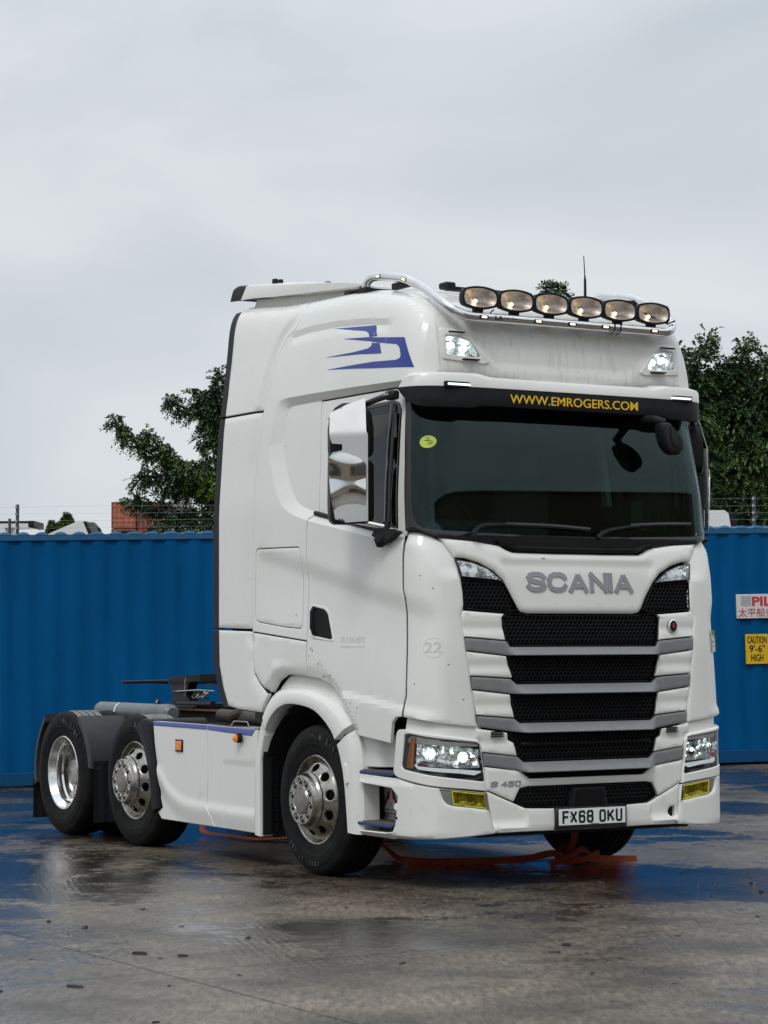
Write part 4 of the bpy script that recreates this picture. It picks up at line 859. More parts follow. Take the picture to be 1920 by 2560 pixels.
for s in (-1, 1):
    c = mapU(np.array(CU([(.315, .52)])), np.array([-.011]), s)[0]; d = Vector((c[0], c[1] + .7, 0)).normalized()
    m = MB(); m.lathe([(.0001, -.002), (.021, -.002), (.023, 0)], 24, 'y'); o = m.obj('bumper_plug', W_, TR); o.location = c; o.rotation_euler = (0, 0, math.atan2(d.y, d.x) + PI / 2)
    c = mapU(np.array(CU([(.315, .45)])), np.array([-.011]), s)[0]; m = MB(); m.lathe([(.0001, -.002), (.009, -.002), (.009, 0)], 16, 'y'); o = m.obj('bumper_hole', DRK, TR); o.location = c; o.rotation_euler = (0, 0, math.atan2(d.y, d.x) + PI / 2)
strokes('model_lettering', 'S 450', SIL, TR, -.755, .645, .225, .036, .0085, .006, FY, .004, 1.0, .15, .25)
np_ = part('number_plate'); m = MB(); m.box(-.287, .277, -1.512, -1.478, .360, .500, .004); m.obj('plate_holder', PLK, np_)
m = MB(); m.box(-.270, .262, -1.5145, -1.511, .386, .490, .001); m.obj('plate_face', PLT, np_)
for xx in (-.178, .190):
    m = MB(); m.lathe([(.0001, -.003), (.004, -.002), (.005, 0)], 10, 'y'); o = m.obj('plate_screw', PLK, np_); o.location = (xx, -1.5145, .440)
strokes('plate_lettering', 'FX68 OKU', PLK, np_, -.243, .398, .478, .080, .0135, .011, lambda x, z: -1.5155, .0012, .55, 0, .28)
text('plate_maker_print', '—~—', BLS, np_, .07, .006, (-.02, -1.516, .389), (1, 0, 0), (0, 0, 1), .001, 0)
m = MB(); m.box(-.85, .85, -1.44, -1.30, .33, .36, .01); m.box(-.9, .9, -1.40, -1.1, .40, .60, .03); m.obj('bumper_beam', DRK, TR)

# ghost lettering left by old stickers
def onU(V): P = mapU(V, np.full(len(V), -.0012) + ddoor(V)); return P
def ghost(body, w_, h_, u, z, m_=GST, bold=0.0, nm='faded_lettering'):
    return text(nm, body, m_, TR, w_, h_, (0, u, z), (0, -1, 0), (0, 0, 1), 0.0, bold, post=lambda v: onU(np.stack([v[:, 1], v[:, 2]], 1)))
GS2 = mat('ghost_faint', (.60, .60, .575), .42)
ghost('22', .07, .065, CU([(.495, 0)])[0][0], 1.495, GS2)
c = [(CU([(.535, 0)])[0][0] + .9 * .062 / 1.25 * math.cos(t), 1.527 + .062 * math.sin(t)) for t in np.linspace(0, 2 * PI, 28)]
m = MB(); m.tube([tuple(p) for p in mapU(np.array(c), cr2(np.array(c)) + cr4(np.array(c)) + .0005)], .0016, 4, False); m.obj('faded_circle', GS2, TR)
ghost('TEL 01636 360193', .30, .038, -.385, 1.560, GS2)
ghost('info@transport.co.uk', .30, .016, -.385, 1.525, GS2)

CHP = mat('paint_chip', (.16, .15, .14), .6)
for (y, z, a, b) in ((.004, 1.520, .006, .012), (-.018, 1.508, .004, .010), (.028, 1.470, .005, .007), (-.10, 1.420, .006, .009), (-.125, 1.436, .004, .006), (-.16, 1.335, .007, .009), (-.145, 1.405, .003, .008), (-.55, 1.165, .004, .005), (-.635, 1.135, .004, .009), (-.62, 1.10, .003, .004), (.22, 1.752, .004, .010), (.26, 1.69, .003, .008), (-.70, 1.98, .003, .004), (.46, 2.93, .004, .005)):
    P = YU([(y + a * math.cos(t) * (1 + .3 * math.sin(3 * t)), z + b * math.sin(t)) for t in np.linspace(0, 2 * PI, 9)[:-1]]); A_ = np.array(P); o = mk('paint_chip', mapU(A_, ddoor(A_) - .0012), [tuple(range(8))], CHP, TR)
for (p, z) in ((.47, 1.98), (.53, 1.90), (.60, 1.42), (.44, 1.30), (.66, 1.20)):
    A_ = np.array([(CU([(p, z)])[0][0] + .004 * math.cos(t), z + .004 * math.sin(t)) for t in np.linspace(0, 2 * PI, 8)[:-1]]); mk('paint_chip', mapU(A_, dcorn(A_) - .0012), [tuple(range(7))], CHP, TR)
for (x, z, w_) in ((.13, 1.80, .012), (-.22, 1.80, .006), (.40, 1.79, .010), (-.30, 2.10, .03), (.02, 1.262, .010), (-.35, .42, .02), (.25, .41, .03)):
    mk('paint_chip', [onf(x, z, .0015), onf(x + w_, z - .002, .0015), onf(x + w_ * .8, z + .003, .0015), onf(x + w_ * .2, z + .004, .0015)], [(0, 1, 2, 3)], CHP, TR)

# ================================================================== light bar and roof things
BZ = 3.652
side_p = [(-.945, -.262, 3.95), (-.950, -.30, 3.995), (-.95, -.38, 4.018), (-.95, -.541, 4.000), (-.95, -.727, 3.966), (-.95, -.879, 3.916), (-.948, -1.028, 3.850), (-.94, -1.155, 3.775), (-.905, -1.245, 3.705), (-.845, -1.285, 3.665), (-.77, -1.292, BZ), (-.60, -1.295, BZ)]
half = spl(side_p, 5)
lb = part('light_bar')
pth = half + [(x, -1.296, BZ) for x in (-.4, -.2, 0, .2, .4)] + [(-x, y, z) for x, y, z in half[::-1]]
m = MB(); m.tube(pth, .0275, 14, flat=1.15); m.obj('bar_tube', ALB, lb, 60)
for s in (-1, 1):
    m = MB(); m.box(s * .945 - .035, s * .945 + .035, -.31, -.20, 3.90, 3.958, .006); m.obj('bar_foot', BLK, lb)
    m = MB(); m.box(s * .93 - .02, s * .93 + .02, -.80, -.60, 3.90, 3.945, .006); m.obj('bar_foot', BLK, lb)
mk_ = [(-.693, -1.322, BZ), (-.268, -1.325, BZ), (.006, -1.325, BZ), (.279, -1.325, BZ), (.691, -1.322, BZ)]
for i, (x, y, z) in enumerate(mk_):
    m = MB(); m.box(-.036, .036, -.004, .012, -.0125, .0125, .004); o = m.obj('marker_housing', BLG, lb); o.location = (x, y, z)
    m = MB(); m.box(-.020, .020, -.008, -.003, -.007, .007, .002); o = m.obj('marker_light', WRS, lb); o.location = (x, y, z)
for (y, z, a) in ((-.475, 4.008, .10), (-.80, 3.945, .35)):
    for s in (-1, 1):
        m = MB(); m.box(-.004, .010, -.036, .036, -.0125, .0125, .004); o = m.obj('marker_housing', BLG, lb); o.location = (s * .975 - (.008 if s > 0 else 0), y, z); o.rotation_euler = (a, 0, 0)
        m = MB(); m.box(-.008, -.003, -.020, .020, -.007, .007, .002); o = m.obj('marker_light', WRS, lb); o.location = (s * .975 + (.008 if s > 0 else 0), y, z); o.rotation_euler = (a, 0, 0)
text('bar_lettering', 'LA', PLK, lb, .06, .030, (-.605, -1.3245, BZ - .014), (1, 0, 0), (0, 0, 1), .001, .02)
text('bar_lettering', 'Light Bars', PLK, lb, .10, .014, (-.535, -1.3245, BZ - .004), (1, 0, 0), (0, 0, 1), .001, 0)
def barrel(hw, hm, hc, n=8):
    P = []
    for k in range(n + 1): t = -1 + 2 * k / n; P.append((t * (hw - .018), hc + (hm - hc) * (1 - t * t)))
    Q = [(hw - .004, hc - .018), (hw + .002, 0), (hw - .004, -hc + .018)]
    P = P + Q + [(x, -z) for x, z in reversed(P)] + [(-x, z) for x, z in reversed(Q)]
    return P
dl0 = None
RF2 = mat('lamp_mirror', (.95, .94, .92), .5, metal=1.0, bump=.5, bscale=22, var=.4, vscale=9, col2=(.60, .50, .42), lo=.4, hi=.6)
for i, x in enumerate((-.704, -.421, -.141, .141, .421, .704)):
    if dl0 is None:
        dl0 = part('driving_lamp'); A = barrel(.139, .0745, .056); B = barrel(.126, .062, .044); n = len(A)
        m = MB(); rows = [([(p[0] * .90, p[1] * .88) for p in A], -.008 + .006), (A, -.004 + .004), (A, .035), ([(p[0] * .8, p[1] * .8) for p in A], .085), ([(p[0] * .5, p[1] * .5) for p in A], .105)]
        m.v += [(a, y, b) for R_, y in rows for a, b in R_]
        m.f += [(k * n + j, k * n + (j + 1) % n, (k + 1) * n + (j + 1) % n, (k + 1) * n + j) for k in range(4) for j in range(n)] + [tuple(4 * n + j for j in range(n))]
        m.obj('lamp_housing', BLK, dl0, 45)
        m = MB(); rr = [(B, .004), ([(p[0] * .86, p[1] * .8) for p in B], .03), ([(p[0] * .55, p[1] * .5) for p in B], .055), ([(p[0] * .2, p[1] * .2) for p in B], .065)]
        m.v += [(a, y, b) for R_, y in rr for a, b in R_]; m.f += [(k * n + j, k * n + (j + 1) % n, (k + 1) * n + (j + 1) % n, (k + 1) * n + j) for k in range(3) for j in range(n)] + [tuple(3 * n + j for j in range(n))]
        m.obj('reflector', RF2, dl0, 60)
        m = MB(); m.v += [(a * 1.0, .0, b) for a, b in B]; m.f += [tuple(range(n))]; m.obj('lens', GCL, dl0)
        m = MB(); m.lathe([(.0001, -.014), (.010, -.010), (.014, 0), (.010, .01)], 14, 'y'); o = m.obj('bulb', WRM, dl0); o.location = (-.012, .045, -.018)
        m = MB(); m.prism([(-.035, -.068), (.035, -.068), (.03, -.103), (-.03, -.103)], 'y', .02, .05); m.tube([(0, .035, -.06), (0, .035, -.11)], .018, 8); m.obj('lamp_bracket', BLK, dl0)
        d = dl0
    else: d = copy_tree(dl0, TR)
    d.location = (x, -1.30, 3.780 - .001 * i)
m = MB(); m.tube([(.90, -1.285, 3.74), (.86, -1.25, 3.72), (.62, -1.23, 3.80)], .006, 6); m.tube([(-.56, -1.24, 3.72), (-.58, -1.23, 3.70), (-.6, -1.26, 3.67)], .005, 6); m.obj('lamp_cable', BLK, TR)
for x in (.36, .41):
    m = MB(); m.tube([(x, -1.27, BZ + .03), (x, -1.326, BZ + .02), (x - .005, -1.327, BZ - .02), (x - .03, -1.30, BZ - .045)], .004, 6); m.obj('cable_tie', BLK, TR)
m = MB(); m.tube([(.50, -.80, 3.86), (.50, -.80, 4.05), (.498, -.80, 4.09), (.49, -.80, 4.22)], [.011, .009, .004, .003], 8); m.obj('aerial', BLK, TR)
m = MB(); m.box(-.70, -.05, -.93, -.86, 3.88, 3.905, .004); m.box(-.74, -.66, -.95, -.85, 3.885, 3.93, .01); m.obj('roof_strip', BLK, TR)
# spoiler over the roof
sp_ = part('roof_spoiler')
TOPL = [(-.30, 3.968), (0, 4.025), (.25, 4.066), (.55, 4.108), (.8, 4.137), (1.1, 4.168), (1.40, 4.198)]
BOTL = [(1.475, 4.100), (1.307, 4.094), (1.049, 4.066), (.551, 4.021), (.077, 3.985), (-.30, 3.955)]
def loft(name, P, xs, m_, par):
    m = MB(); n = len(P); cz = 4.06
    for x, sz, dz in xs: m.v += [(x, y, cz + (z - cz) * sz + dz) for y, z in P]
    for k in range(len(xs) - 1): m.f += [(k * n + j, k * n + (j + 1) % n, (k + 1) * n + (j + 1) % n, (k + 1) * n + j) for j in range(n)]
    m.f += [tuple(range(n)), tuple((len(xs) - 1) * n + j for j in range(n))]; return m.obj(name, m_, par, 40)
XS = [(-.975, .82, -.004), (-.968, .93, -.002), (-.94, 1, 0), (-.5, 1, .008), (0, 1, .012), (.5, 1, .008), (.94, 1, 0), (.968, .93, -.002), (.975, .82, -.004)]
loft('spoiler_blade', TOPL + BOTL, XS, W_, sp_)
loft('spoiler_edge', [(1.402, 4.197), (1.545, 4.212), (1.60, 4.198), (1.62, 4.16), (1.64, 4.112), (1.477, 4.099)], XS, RUB, sp_)
m = MB(); m.prism([(.1, 3.93), (1.42, 4.0), (1.36, 4.085), (.1, 3.99)], 'x', -.90, .90); m.obj('spoiler_support', WS, sp_)
for (y, h_) in ((1.06, .035), (.98, .02), (.30, .02)):
    m = MB(); m.box(-.93, -.90, y - .02, y + .02, 4.15 if y > .5 else 4.06, (4.165 if y > .5 else 4.06) + h_, .003); m.obj('spoiler_bracket', BLK, sp_)
# mirrors
PLO = fil([(.97, 3.035), (.57, 3.09), (.14, 3.125), (.04, 2.906), (.0, 2.893), (.0, 2.333), (.55, 2.326), (.80, 2.350), (.94, 2.586), (.93, 2.75), (.86, 2.778), (.62, 2.79), (.62, 2.829), (.87, 2.835), (.93, 2.882)], .012)
def mapM(U, dep, side=-1):
    t, z = U[:, 0] / .28, U[:, 1]; x = 1.389 + (1.567 - 1.389) * t; y = -1.02 + (1.02 - .803) * t; nx, ny = .773, -.634     # outward normal of the plate
    k = np.clip(z - 2.90, 0, 1) * .28 + dep; return np.stack([side * (x - nx * k), y - ny * k, z], 1)
def dM(V):
    b = .007 * np.sin(V[:, 1] * 11 + 2) * np.sin(V[:, 0] * 13) + .004 * np.sin(V[:, 1] * 31); return np.where(V[:, 1] < 2.76, -.012 * sm(dist(V, [(.03, 2.76), (.25, 2.74), (.24, 2.4), (.03, 2.36)]) / .1) * inside(V, [(.01, 2.77), (.26, 2.74), (.25, 2.38), (.02, 2.34)]) + b * sm((2.76 - V[:, 1]) / .06), 0)
GRDM = mat('brushed_guard', (.66, .66, .65), .48, metal=.85, var=.12, vscale=5)
for s in (-1, 1):
    mr = part('side_mirror'); P_ = [(a * .28, z) for a, z in PLO]
    gf = (lambda U, dep, side=-1, s=s: mapM(U, dep, s))
    o = panel('guard_plate', P_, gf, GRDM, mr, .018, .003, (), None, 0, 0, False, 30)
    panel('polished_patch', fil([(.012, 2.345), (.012, 2.60), (.010, 2.70), (.05, 2.735), (.11, 2.76), (.17, 2.78), (.268, 2.755), (.262, 2.60), (.240, 2.42), (.20, 2.36)], .03), gf, CHR, mr, .014, .002, (), lambda V: -.004 + .010 * np.sin(V[:, 1] * 10.5 + 2.2) * np.sin(V[:, 0] * 11 + .4) + .003 * np.sin(V[:, 1] * 27), 0, 0, False, 30)
    m = MB(); v = []
    for z in (2.333, 2.893, 2.906): v += [tuple(mapM(np.array([[0, z]]), np.array([0.]), s)[0]), tuple(mapM(np.array([[.012, z]]), np.array([.03]), s)[0])]
    m.add(v, [(0, 1, 3, 2), (2, 3, 5, 4)]); m.obj('guard_flange', ALB, mr)
    def hous(z0, z1, rt):
        F = [(1.375, -.985), (1.42, -.93), (1.535, -.79), (1.50, -.70), (1.34, -.72), (1.285, -.80), (1.29, -.93)]; cx, cy = 1.40, -.85; m = MB(); n = len(F); R_ = []
        for z, k in ((z0, .80), (z0 + .02, .95), (z0 + .05, 1), (z1 - rt, 1), (z1 - rt * .45, .90), (z1 - rt * .15, .72), (z1, .45)): R_.append([(s * (cx + (a - cx) * k), cy + (b - cy) * k, z) for a, b in F])
        m.v += [p for r_ in R_ for p in r_]; m.f += [(k * n + j, k * n + (j + 1) % n, (k + 1) * n + (j + 1) % n, (k + 1) * n + j) for k in range(len(R_) - 1) for j in range(n)] + [tuple(range(n)), tuple((len(R_) - 1) * n + j for j in range(n))]
        return m.obj('mirror_housing', BLK, mr, 50)
    hous(2.75, 3.10, .16); hous(2.32, 2.74, .04)
    m = MB(); m.box(s * 1.36 - .06, s * 1.36 + .06, -.692, -.688, 2.80, 3.0, .001); m.obj('mirror_glass', CHR, mr)
    m = MB(); m.tube([(s * 1.20, -1.035, 3.148), (s * 1.25, -1.02, 3.14), (s * 1.30, -.96, 3.115), (s * 1.36, -.88, 3.08)], [.022, .022, .020, .018], 10); m.obj('upper_arm', BLG, mr)
    m = MB(); m.box(s * 1.215 - .03, s * 1.215 + .03, -1.085, -.985, 3.115, 3.175, .012); m.obj('upper_bracket', BLK, mr)
    m = MB(); m.tube([(s * 1.235, -1.00, 2.33), (s * 1.255, -1.0, 2.25), (s * 1.27, -.97, 2.205), (s * 1.27, -.965, 2.17)], [.022, .03, .045, .02], 10); m.obj('lower_knuckle', BLK, mr)
    m = MB(); m.prism([(-1.165, 2.262), (-1.06, 2.285), (-.90, 2.275), (-.87, 2.25), (-.95, 2.215), (-1.03, 2.195)], 'x', min(s * 1.215, s * 1.275), max(s * 1.215, s * 1.275)); m.obj('lower_bracket', BLK, mr)
    m = MB(); m.tube([(s * 1.25, -1.0, 2.30), (s * 1.33, -.95, 2.32), (s * 1.42, -.88, 2.34)], .018, 8); m.obj('lower_arm', ALB, mr)

# ================================================================== wheels
TP = [(.296, .022), (.306, .010), (.325, .004), (.345, .000), (.375, -.003), (.378, -.005), (.382, -.003), (.405, -.005), (.435, -.004), (.440, -.001), (.452, .001), (.468, .004), (.484, .010), (.495, .022), (.500, .036), (.5035, .050)]
def tread(grooves=(.085, .125, .175, .215), dep=.013, w=.008):
    r = []
    for c in grooves: r += [(.505, c - w), (.505 - dep, c - w + .001), (.505 - dep, c + w - .001), (.505, c + w)]
    return r
FULLP = TP + tread() + [(r, .30 - t) for r, t in TP[::-1]]
def wheel_base(kind):
    W = empty('wheel')
    m = MB(); m.lathe(FULLP, 96); m.obj('tyre', TYR, W, 30)
    m = MB()
    if kind != 'drive':
        m.lathe([(.290, .030), (.298, .018), (.302, .012), (.297, .008), (.290, .010), (.284, .018), (.280, .040), (.268, .052), (.264, .075), (.262, .20)], 72); m.obj('rim_flange', ALU, W, 35)
        rp = np.array([(.150, -.058), (.168, -.050), (.182, -.040), (.235, .010), (.252, .024), (.262, .040), (.272, .052)])
        cir = lambda r, n: [(r * math.cos(2 * PI * k / n), r * math.sin(2 * PI * k / n)) for k in range(n)]
        hl = []
        for k in range(10):
            a = 2 * PI * (k + .5) / 10; hl.append([((.219 + .025 * math.cos(t)) * math.cos(a) - .036 * math.sin(t) * math.sin(a), (.219 + .025 * math.cos(t)) * math.sin(a) + .036 * math.sin(t) * math.cos(a)) for t in np.linspace(0, 2 * PI, 14, endpoint=False)])
        fm = lambda U, dep, side=-1: np.stack([np.interp(np.hypot(U[:, 0], U[:, 1]), rp[:, 0], rp[:, 1]) + dep, U[:, 0], U[:, 1]], 1)
        panel('rim', cir(.271, 60), fm, ALU, W, .02, .014, hl + [cir(.15, 40)], None, 0, .002, False, 45)
        m = MB(); m.lathe([(.262, .055), (.0001, .10)], 40); m.obj('wheel_back', DRK, W)
        m = MB(); m.lathe([(.185, -.030), (.190, -.036), (.190, -.046), (.184, -.050), (.181, -.056), (.178, -.060), (.174, -.068), (.172, -.088), (.167, -.098), (.160, -.102), (.098, -.100), (.094, -.106), (.088, -.107), (.085, -.102)], 64); m.obj('hub_cover', ALU, W, 30)
        m = MB(); m.lathe([(.0865, -.100), (.082, -.108), (.05, -.113), (.0001, -.115)], 40); m.obj('hub_cap', CAP, W)
        n0 = None
        for k in range(10):
            a = 2 * PI * k / 10 + .1
            if n0 is None:
                m = MB(); m.lathe([(.0265, -.1005), (.0245, -.1045), (.0215, -.1025), (.0205, -.094)], 18); m.lathe([(.012, -.092), (.012, -.105), (.008, -.107), (.0001, -.108)], 6); n0 = o = m.obj('wheel_nut', ALU, W, 30)
                m = MB(); m.lathe([(.0212, -.1018), (.0001, -.1018)], 16); d0 = e_ = m.obj('nut_recess', DRK, W)
            else: o = inst(n0); e_ = inst(d0)
            for q in (o, e_): q.location = (0, .128 * math.cos(a), .128 * math.sin(a))
    else:
        m.lathe([(.290, .030), (.298, .018), (.302, .012), (.297, .008), (.290, .010), (.284, .018), (.279, .045), (.266, .060), (.262, .075), (.262, .115), (.250, .128), (.246, .17)], 72); m.obj('rim_flange', ALB, W, 35)
        m = MB(); m.lathe([(.246, .168), (.235, .185), (.16, .20), (.14, .19), (.138, .13), (.10, .10), (.0001, .095)], 56); m.obj('rim', ALU, W, 35)
        m = MB(); m.lathe(FULLP, 72); o = m.obj('inner_tyre', TYR, W, 30); o.location = (.345, 0, 0)
        for k in range(10):
            a = 2 * PI * k / 10; m = MB(); m.lathe([(.014, .205), (.014, .165), (.0001, .160)], 6); o = m.obj('wheel_nut', ALU, W, 30); o.location = (0, .19 * math.cos(a), .19 * math.sin(a))
    m = MB(); m.lathe([(.13, .12), (.13, .9)], 24); m.obj('hub', CHS, W)
    return W
def arc_text(body, r, a0, da, W, sz=.028):
    for i, ch in enumerate(body):
        if ch == ' ': continue
        a = a0 - da * i; t = (0, math.cos(a), math.sin(a)); rad = Vector((0, -math.sin(a), math.cos(a)))
        u = Vector((0, math.cos(a + 0), math.sin(a))); right = Vector((0, math.sin(a), -math.cos(a)))
        p = u * r - right * (sz * .4)
        text('tyre_lettering', ch, TLT, W, sz * .8, sz, (-.0065 if r < .43 else .002, p.y, p.z), right, u, .0012, .03)
TLT = mat('tyre_lettering', (.06, .06, .06), .5)
wf = wheel_base('front'); wp = copy_tree(wf); wd = wheel_base('drive')
wf.parent = TR; wp.parent = TR; wd.parent = TR
wf.location = (-1.205, 0, .505); wf.rotation_euler = (0.12, 0, 0); wp.location = (-1.205, 2.808, .505); wp.rotation_euler = (.5, 0, 0); wd.location = (-1.205, 4.17, .505)
arc_text('PREMIUM', .412, 2.1, .11, wf, .042); arc_text('315/70 R22.5', .412, -.9, .085, wf, .030)
arc_text('PREMIUM', .412, 1.6, .11, wp, .042); arc_text('PIRELLI', .412, 2.35, .11, wd, .045)
for w0 in (wf, wp, wd):
    w1 = copy_tree(w0, TR); w1.location = (1.205, w0.location.y, .505); w1.rotation_euler = (w0.rotation_euler.x, 0, PI)
# wet tread tops of the two rear tyres, sky sheen painted pale grey
for y, gr in ((2.808, True), (4.17, False)):
    for s in (-1, 1):
        m = MB()
        for k in range(5 if gr else 4):
            x0 = 1.155 - k * (.044 if gr else .058); wdt = .036 if gr else .048
            for j in range(-9, 10):
                a0, a1 = PI / 2 + j * .075, PI / 2 + (j + (1 if gr else .82)) * .075; r = .5075; off = 0 if gr else (.03 if k % 2 else 0)
                xs = (s * x0, s * (x0 - wdt)); v = [(x, y + r * math.cos(a + off), .505 + r * math.sin(a + off)) for x in xs for a in (a0, a1)]
                m.add(v, [(0, 1, 3, 2)])
        o = m.obj('tyre_tread', TRD, TR, 30); o['kind'] = 'stuff'

# ================================================================== guards, skirts, chassis
def resamp(P, n):
    P = np.array(P, float); d = np.r_[0, np.cumsum(np.hypot(*np.diff(P, axis=0).T))]; t = np.linspace(0, d[-1], n); return np.stack([np.interp(t, d, P[:, 0]), np.interp(t, d, P[:, 1])], 1)
def band(name, inn, outr, x0, prof, m_, i0=0, i1=None, n=60, inw=None, sides=(-1, 1)):
    I = resamp(spl(inn, 3), n)[i0:i1]; O = resamp(spl(outr, 3), n)[i0:i1]; k = len(prof)
    for s in sides:
        v = [(s * (x0 - d), a[0] + (b[0] - a[0]) * t, a[1] + (b[1] - a[1]) * t) for a, b in zip(I, O) for t, d in prof]
        f = [(i * k + j, (i + 1) * k + j, (i + 1) * k + j + 1, i * k + j + 1) for i in range(len(I) - 1) for j in range(k - 1)] + [tuple(range(k)), tuple((len(I) - 1) * k + j for j in range(k))]
        m = MB(); m.add(v, f); m.obj(name, m_, TR, 35)
OUTG = [(.823, .226), (.826, .45), (.823, .713), (.790, .83), (.752, .94), (.702, 1.04), (.660, 1.115), (.59, 1.187), (.500, 1.230), (.400, 1.250), (.293, 1.258), (.150, 1.256), (.037, 1.248), (-.171, 1.205), (-.30, 1.163), (-.394, 1.112), (-.494, 1.045), (-.568, .965), (-.61, .85), (-.628, .70), (-.636, .50), (-.640, .312)]
INNG = [(.697, .215), (.703, .45), (.700, .718), (.67, .83), (.635, .934), (.600, .99), (.546, 1.045), (.468, 1.098), (.40, 1.123), (.337, 1.138), (.24, 1.143), (.143, 1.138), (.05, 1.128), (-.046, 1.109), (-.12, 1.08), (-.191, 1.041), (-.25, 1.00), (-.303, .955), (-.36, .87), (-.405, .775), (-.451, .613), (-.49, .319)]
PRG = [(0, .10), (0, .012), (.03, .002), (.08, 0), (.62, 0), (.72, .008), (.93, .030), (1, .045), (1.0, .16)]
band('mudguard_arch', INNG, OUTG, 1.243, PRG, W_, 18, 45)
band('mudguard_rear', INNG, OUTG, 1.238, PRG, WL, 0, 18)
band('mudguard_front', INNG, OUTG, 1.238, PRG, WL, 45, None)
for s in (-1, 1):
    m = MB(); m.prism(fil([(-.455, .77), (-.490, .762), (-.515, .64), (-.478, .64)], .012), 'x', s * 1.236, s * 1.252); m.obj('side_marker', W_, TR)
    m = MB(); m.prism(fil([(-.447, .74), (-.455, .76), (-.48, .65), (-.472, .64)], .004), 'x', s * 1.2365, s * 1.247); m.obj('marker_glow', AMD, TR)
# cab-side liner above and in front of the guard
LIN = [(.60, 1.14), (.52, 1.26), (.40, 1.335), (.25, 1.36), (.06, 1.36), (-.10, 1.345), (-.25, 1.30), (-.36, 1.22), (-.46, 1.12), (-.60, .985), (-.80, .975), (-1.12, .96), (-1.12, .76), (-.62, .75), (-.60, .70), (-.50, .70), (-.40, .9), (-.2, 1.10), (.3, 1.15)]
panel('arch_liner', LIN, mapX(1.165), WL, TR, .03, .05, (), lambda V: .045 * sm((V[:, 0] + .76) / -.1 + 0) + .03 * sm((V[:, 1] - 1.2) / .1) * 0, 0, .006, True, 40)
for s in (-1, 1):
    sx = lambda a, b: (min(s * a, s * b), max(s * a, s * b))
    for nm, z0, z1, y0, y1 in (('step', .712, .738, -.625, -1.045), ('step', .383, .406, -.588, -1.02)):
        st = part(nm)
        m = MB(); x0, x1 = sx(1.0, 1.205); m.box(x0, x1, y1, y0, z0, z1, .004); m.obj('step_tread', STP, st)
        m = MB(); x0, x1 = sx(1.205, 1.225); m.box(x0, x1, y1 + .01, y0, z0 - .004, z1 - .006, .005); m.obj('step_edge', STE, st)
    m = MB(); x0, x1 = sx(.985, 1.0); m.box(x0, x1, -1.10, -.475, .33, .70); m.obj('step_well_back', WL, TR)
    m = MB(); m.prism([(s * .985, -.470), (s * 1.215, -.602), (s * 1.215, -.590), (s * .985, -.458)], 'z', .33, .705); m.obj('step_well_side', WL, TR)
    m = MB(); x0, x1 = sx(.99, 1.20); m.box(x0, x1, -1.02, -.61, .312, .345); m.obj('step_well_floor', WL, TR)
    m = MB(); x0, x1 = sx(.99, 1.205); m.box(x0, x1, -1.0, -.615, .642, .70, .01); m.obj('step_riser', WL, TR)
# flags print inside the near step well
fd = part('flag_decal'); FX = -1.0008
def fl(y, z): return (FX, y, z)
RDp = REDB; BLp = mat('flag_blue', (.03, .04, .15), .5)
for sg in (-1, 1):
    yc = -.655
    m = MB(); m.tube([fl(yc + sg * .035, .455), fl(yc - sg * .06, .59)], .0015, 5); m.obj('flag_pole', BLp, fd)
    m = MB(); a = [(-.01, .60), (-.035, .585), (-.05, .545), (-.075, .50), (-.055, .495), (-.035, .53), (-.015, .54)]; m.add([fl(yc - sg * (.0 + -y_ * 1.2) , z) for y_, z in a], [tuple(range(len(a)))]); m.obj('flag', RDp, fd)
    m = MB(); a = [(-.022, .585), (-.04, .56), (-.055, .52), (-.045, .515), (-.03, .55)]; m.add([(FX - .0005, yc - sg * (-y_ * 1.2), z) for y_, z in a], [tuple(range(len(a)))]); m.obj('flag_field', BLp, fd)
text('decal_lettering', 'BRITISH', mat('decal_brown', (.10, .03, .03), .5), fd, .19, .04, (-1.001, -.570, .412), (0, -1, 0), (0, 0, 1), .0005, .02)
text('decal_lettering', 'OUR ONLY ARMY', MAT['decal_brown'], fd, .15, .012, (-1.001, -.585, .462), (0, -1, 0), (0, 0, 1), .0005, 0)
# wheel wells
for s in (-1, 1):
    m = MB(); n = 20; v = []
    for k in range(n + 1):
        a = -0.3 + (PI + .6) * k / n; v += [(s * 1.20, .08 + .66 * math.cos(a), .50 + .645 * math.sin(a)), (s * .55, .08 + .66 * math.cos(a), .50 + .645 * math.sin(a))]
    m.add(v, [(2 * k, 2 * k + 2, 2 * k + 3, 2 * k + 1) for k in range(n)]); m.obj('wheel_well', DRK, TR)
    m = MB(); m.box(s * .95 - .27, s * .95 + .27, .68, .695, .225, 1.0)
    m.obj('front_mudflap', BLK, TR)
    m = MB()
    for a in range(9):
        for b in range(22): m.box(s * .96 - .20 + a * .046, s * .96 - .20 + a * .046 + .028, .670, .681, .25 + b * .033, .25 + b * .033 + .018)
    o = m.obj('mudflap_studs', MSH, TR, smooth=False, fix=False); o['kind'] = 'stuff'
# side skirts
SK1 = [(1.572, .968), (2.467, .973), (2.44, .80), (2.385, .60), (2.352, .40), (2.318, .325), (2.397, .292), (2.395, .278), (2.331, .233), (1.450, .228), (1.50, .31), (1.579, .39), (1.562, .57)]
SK2 = [(.80, .950), (1.566, .966), (1.556, .57), (1.573, .39), (1.494, .31), (1.444, .228), (.846, .222), (.828, .5)]
crk = [(.60, .345), (1.2, .350), (1.588, .362), (1.75, .364), (1.90, .372), (2.02, .395), (2.15, .44), (2.25, .50), (2.31, .56), (2.42, .62), (2.6, .7)]
def dsk(V):
    z = np.interp(V[:, 0], [p[0] for p in crk], [p[1] for p in crk]); t = V[:, 1] - z
    return -.012 * (1 - sm(t / .05)) + .020 * sm(-t / .16) + .006 * sm((.72 - V[:, 1]) / .02) * (V[:, 0] < 1.33) * (V[:, 0] < 1.32)
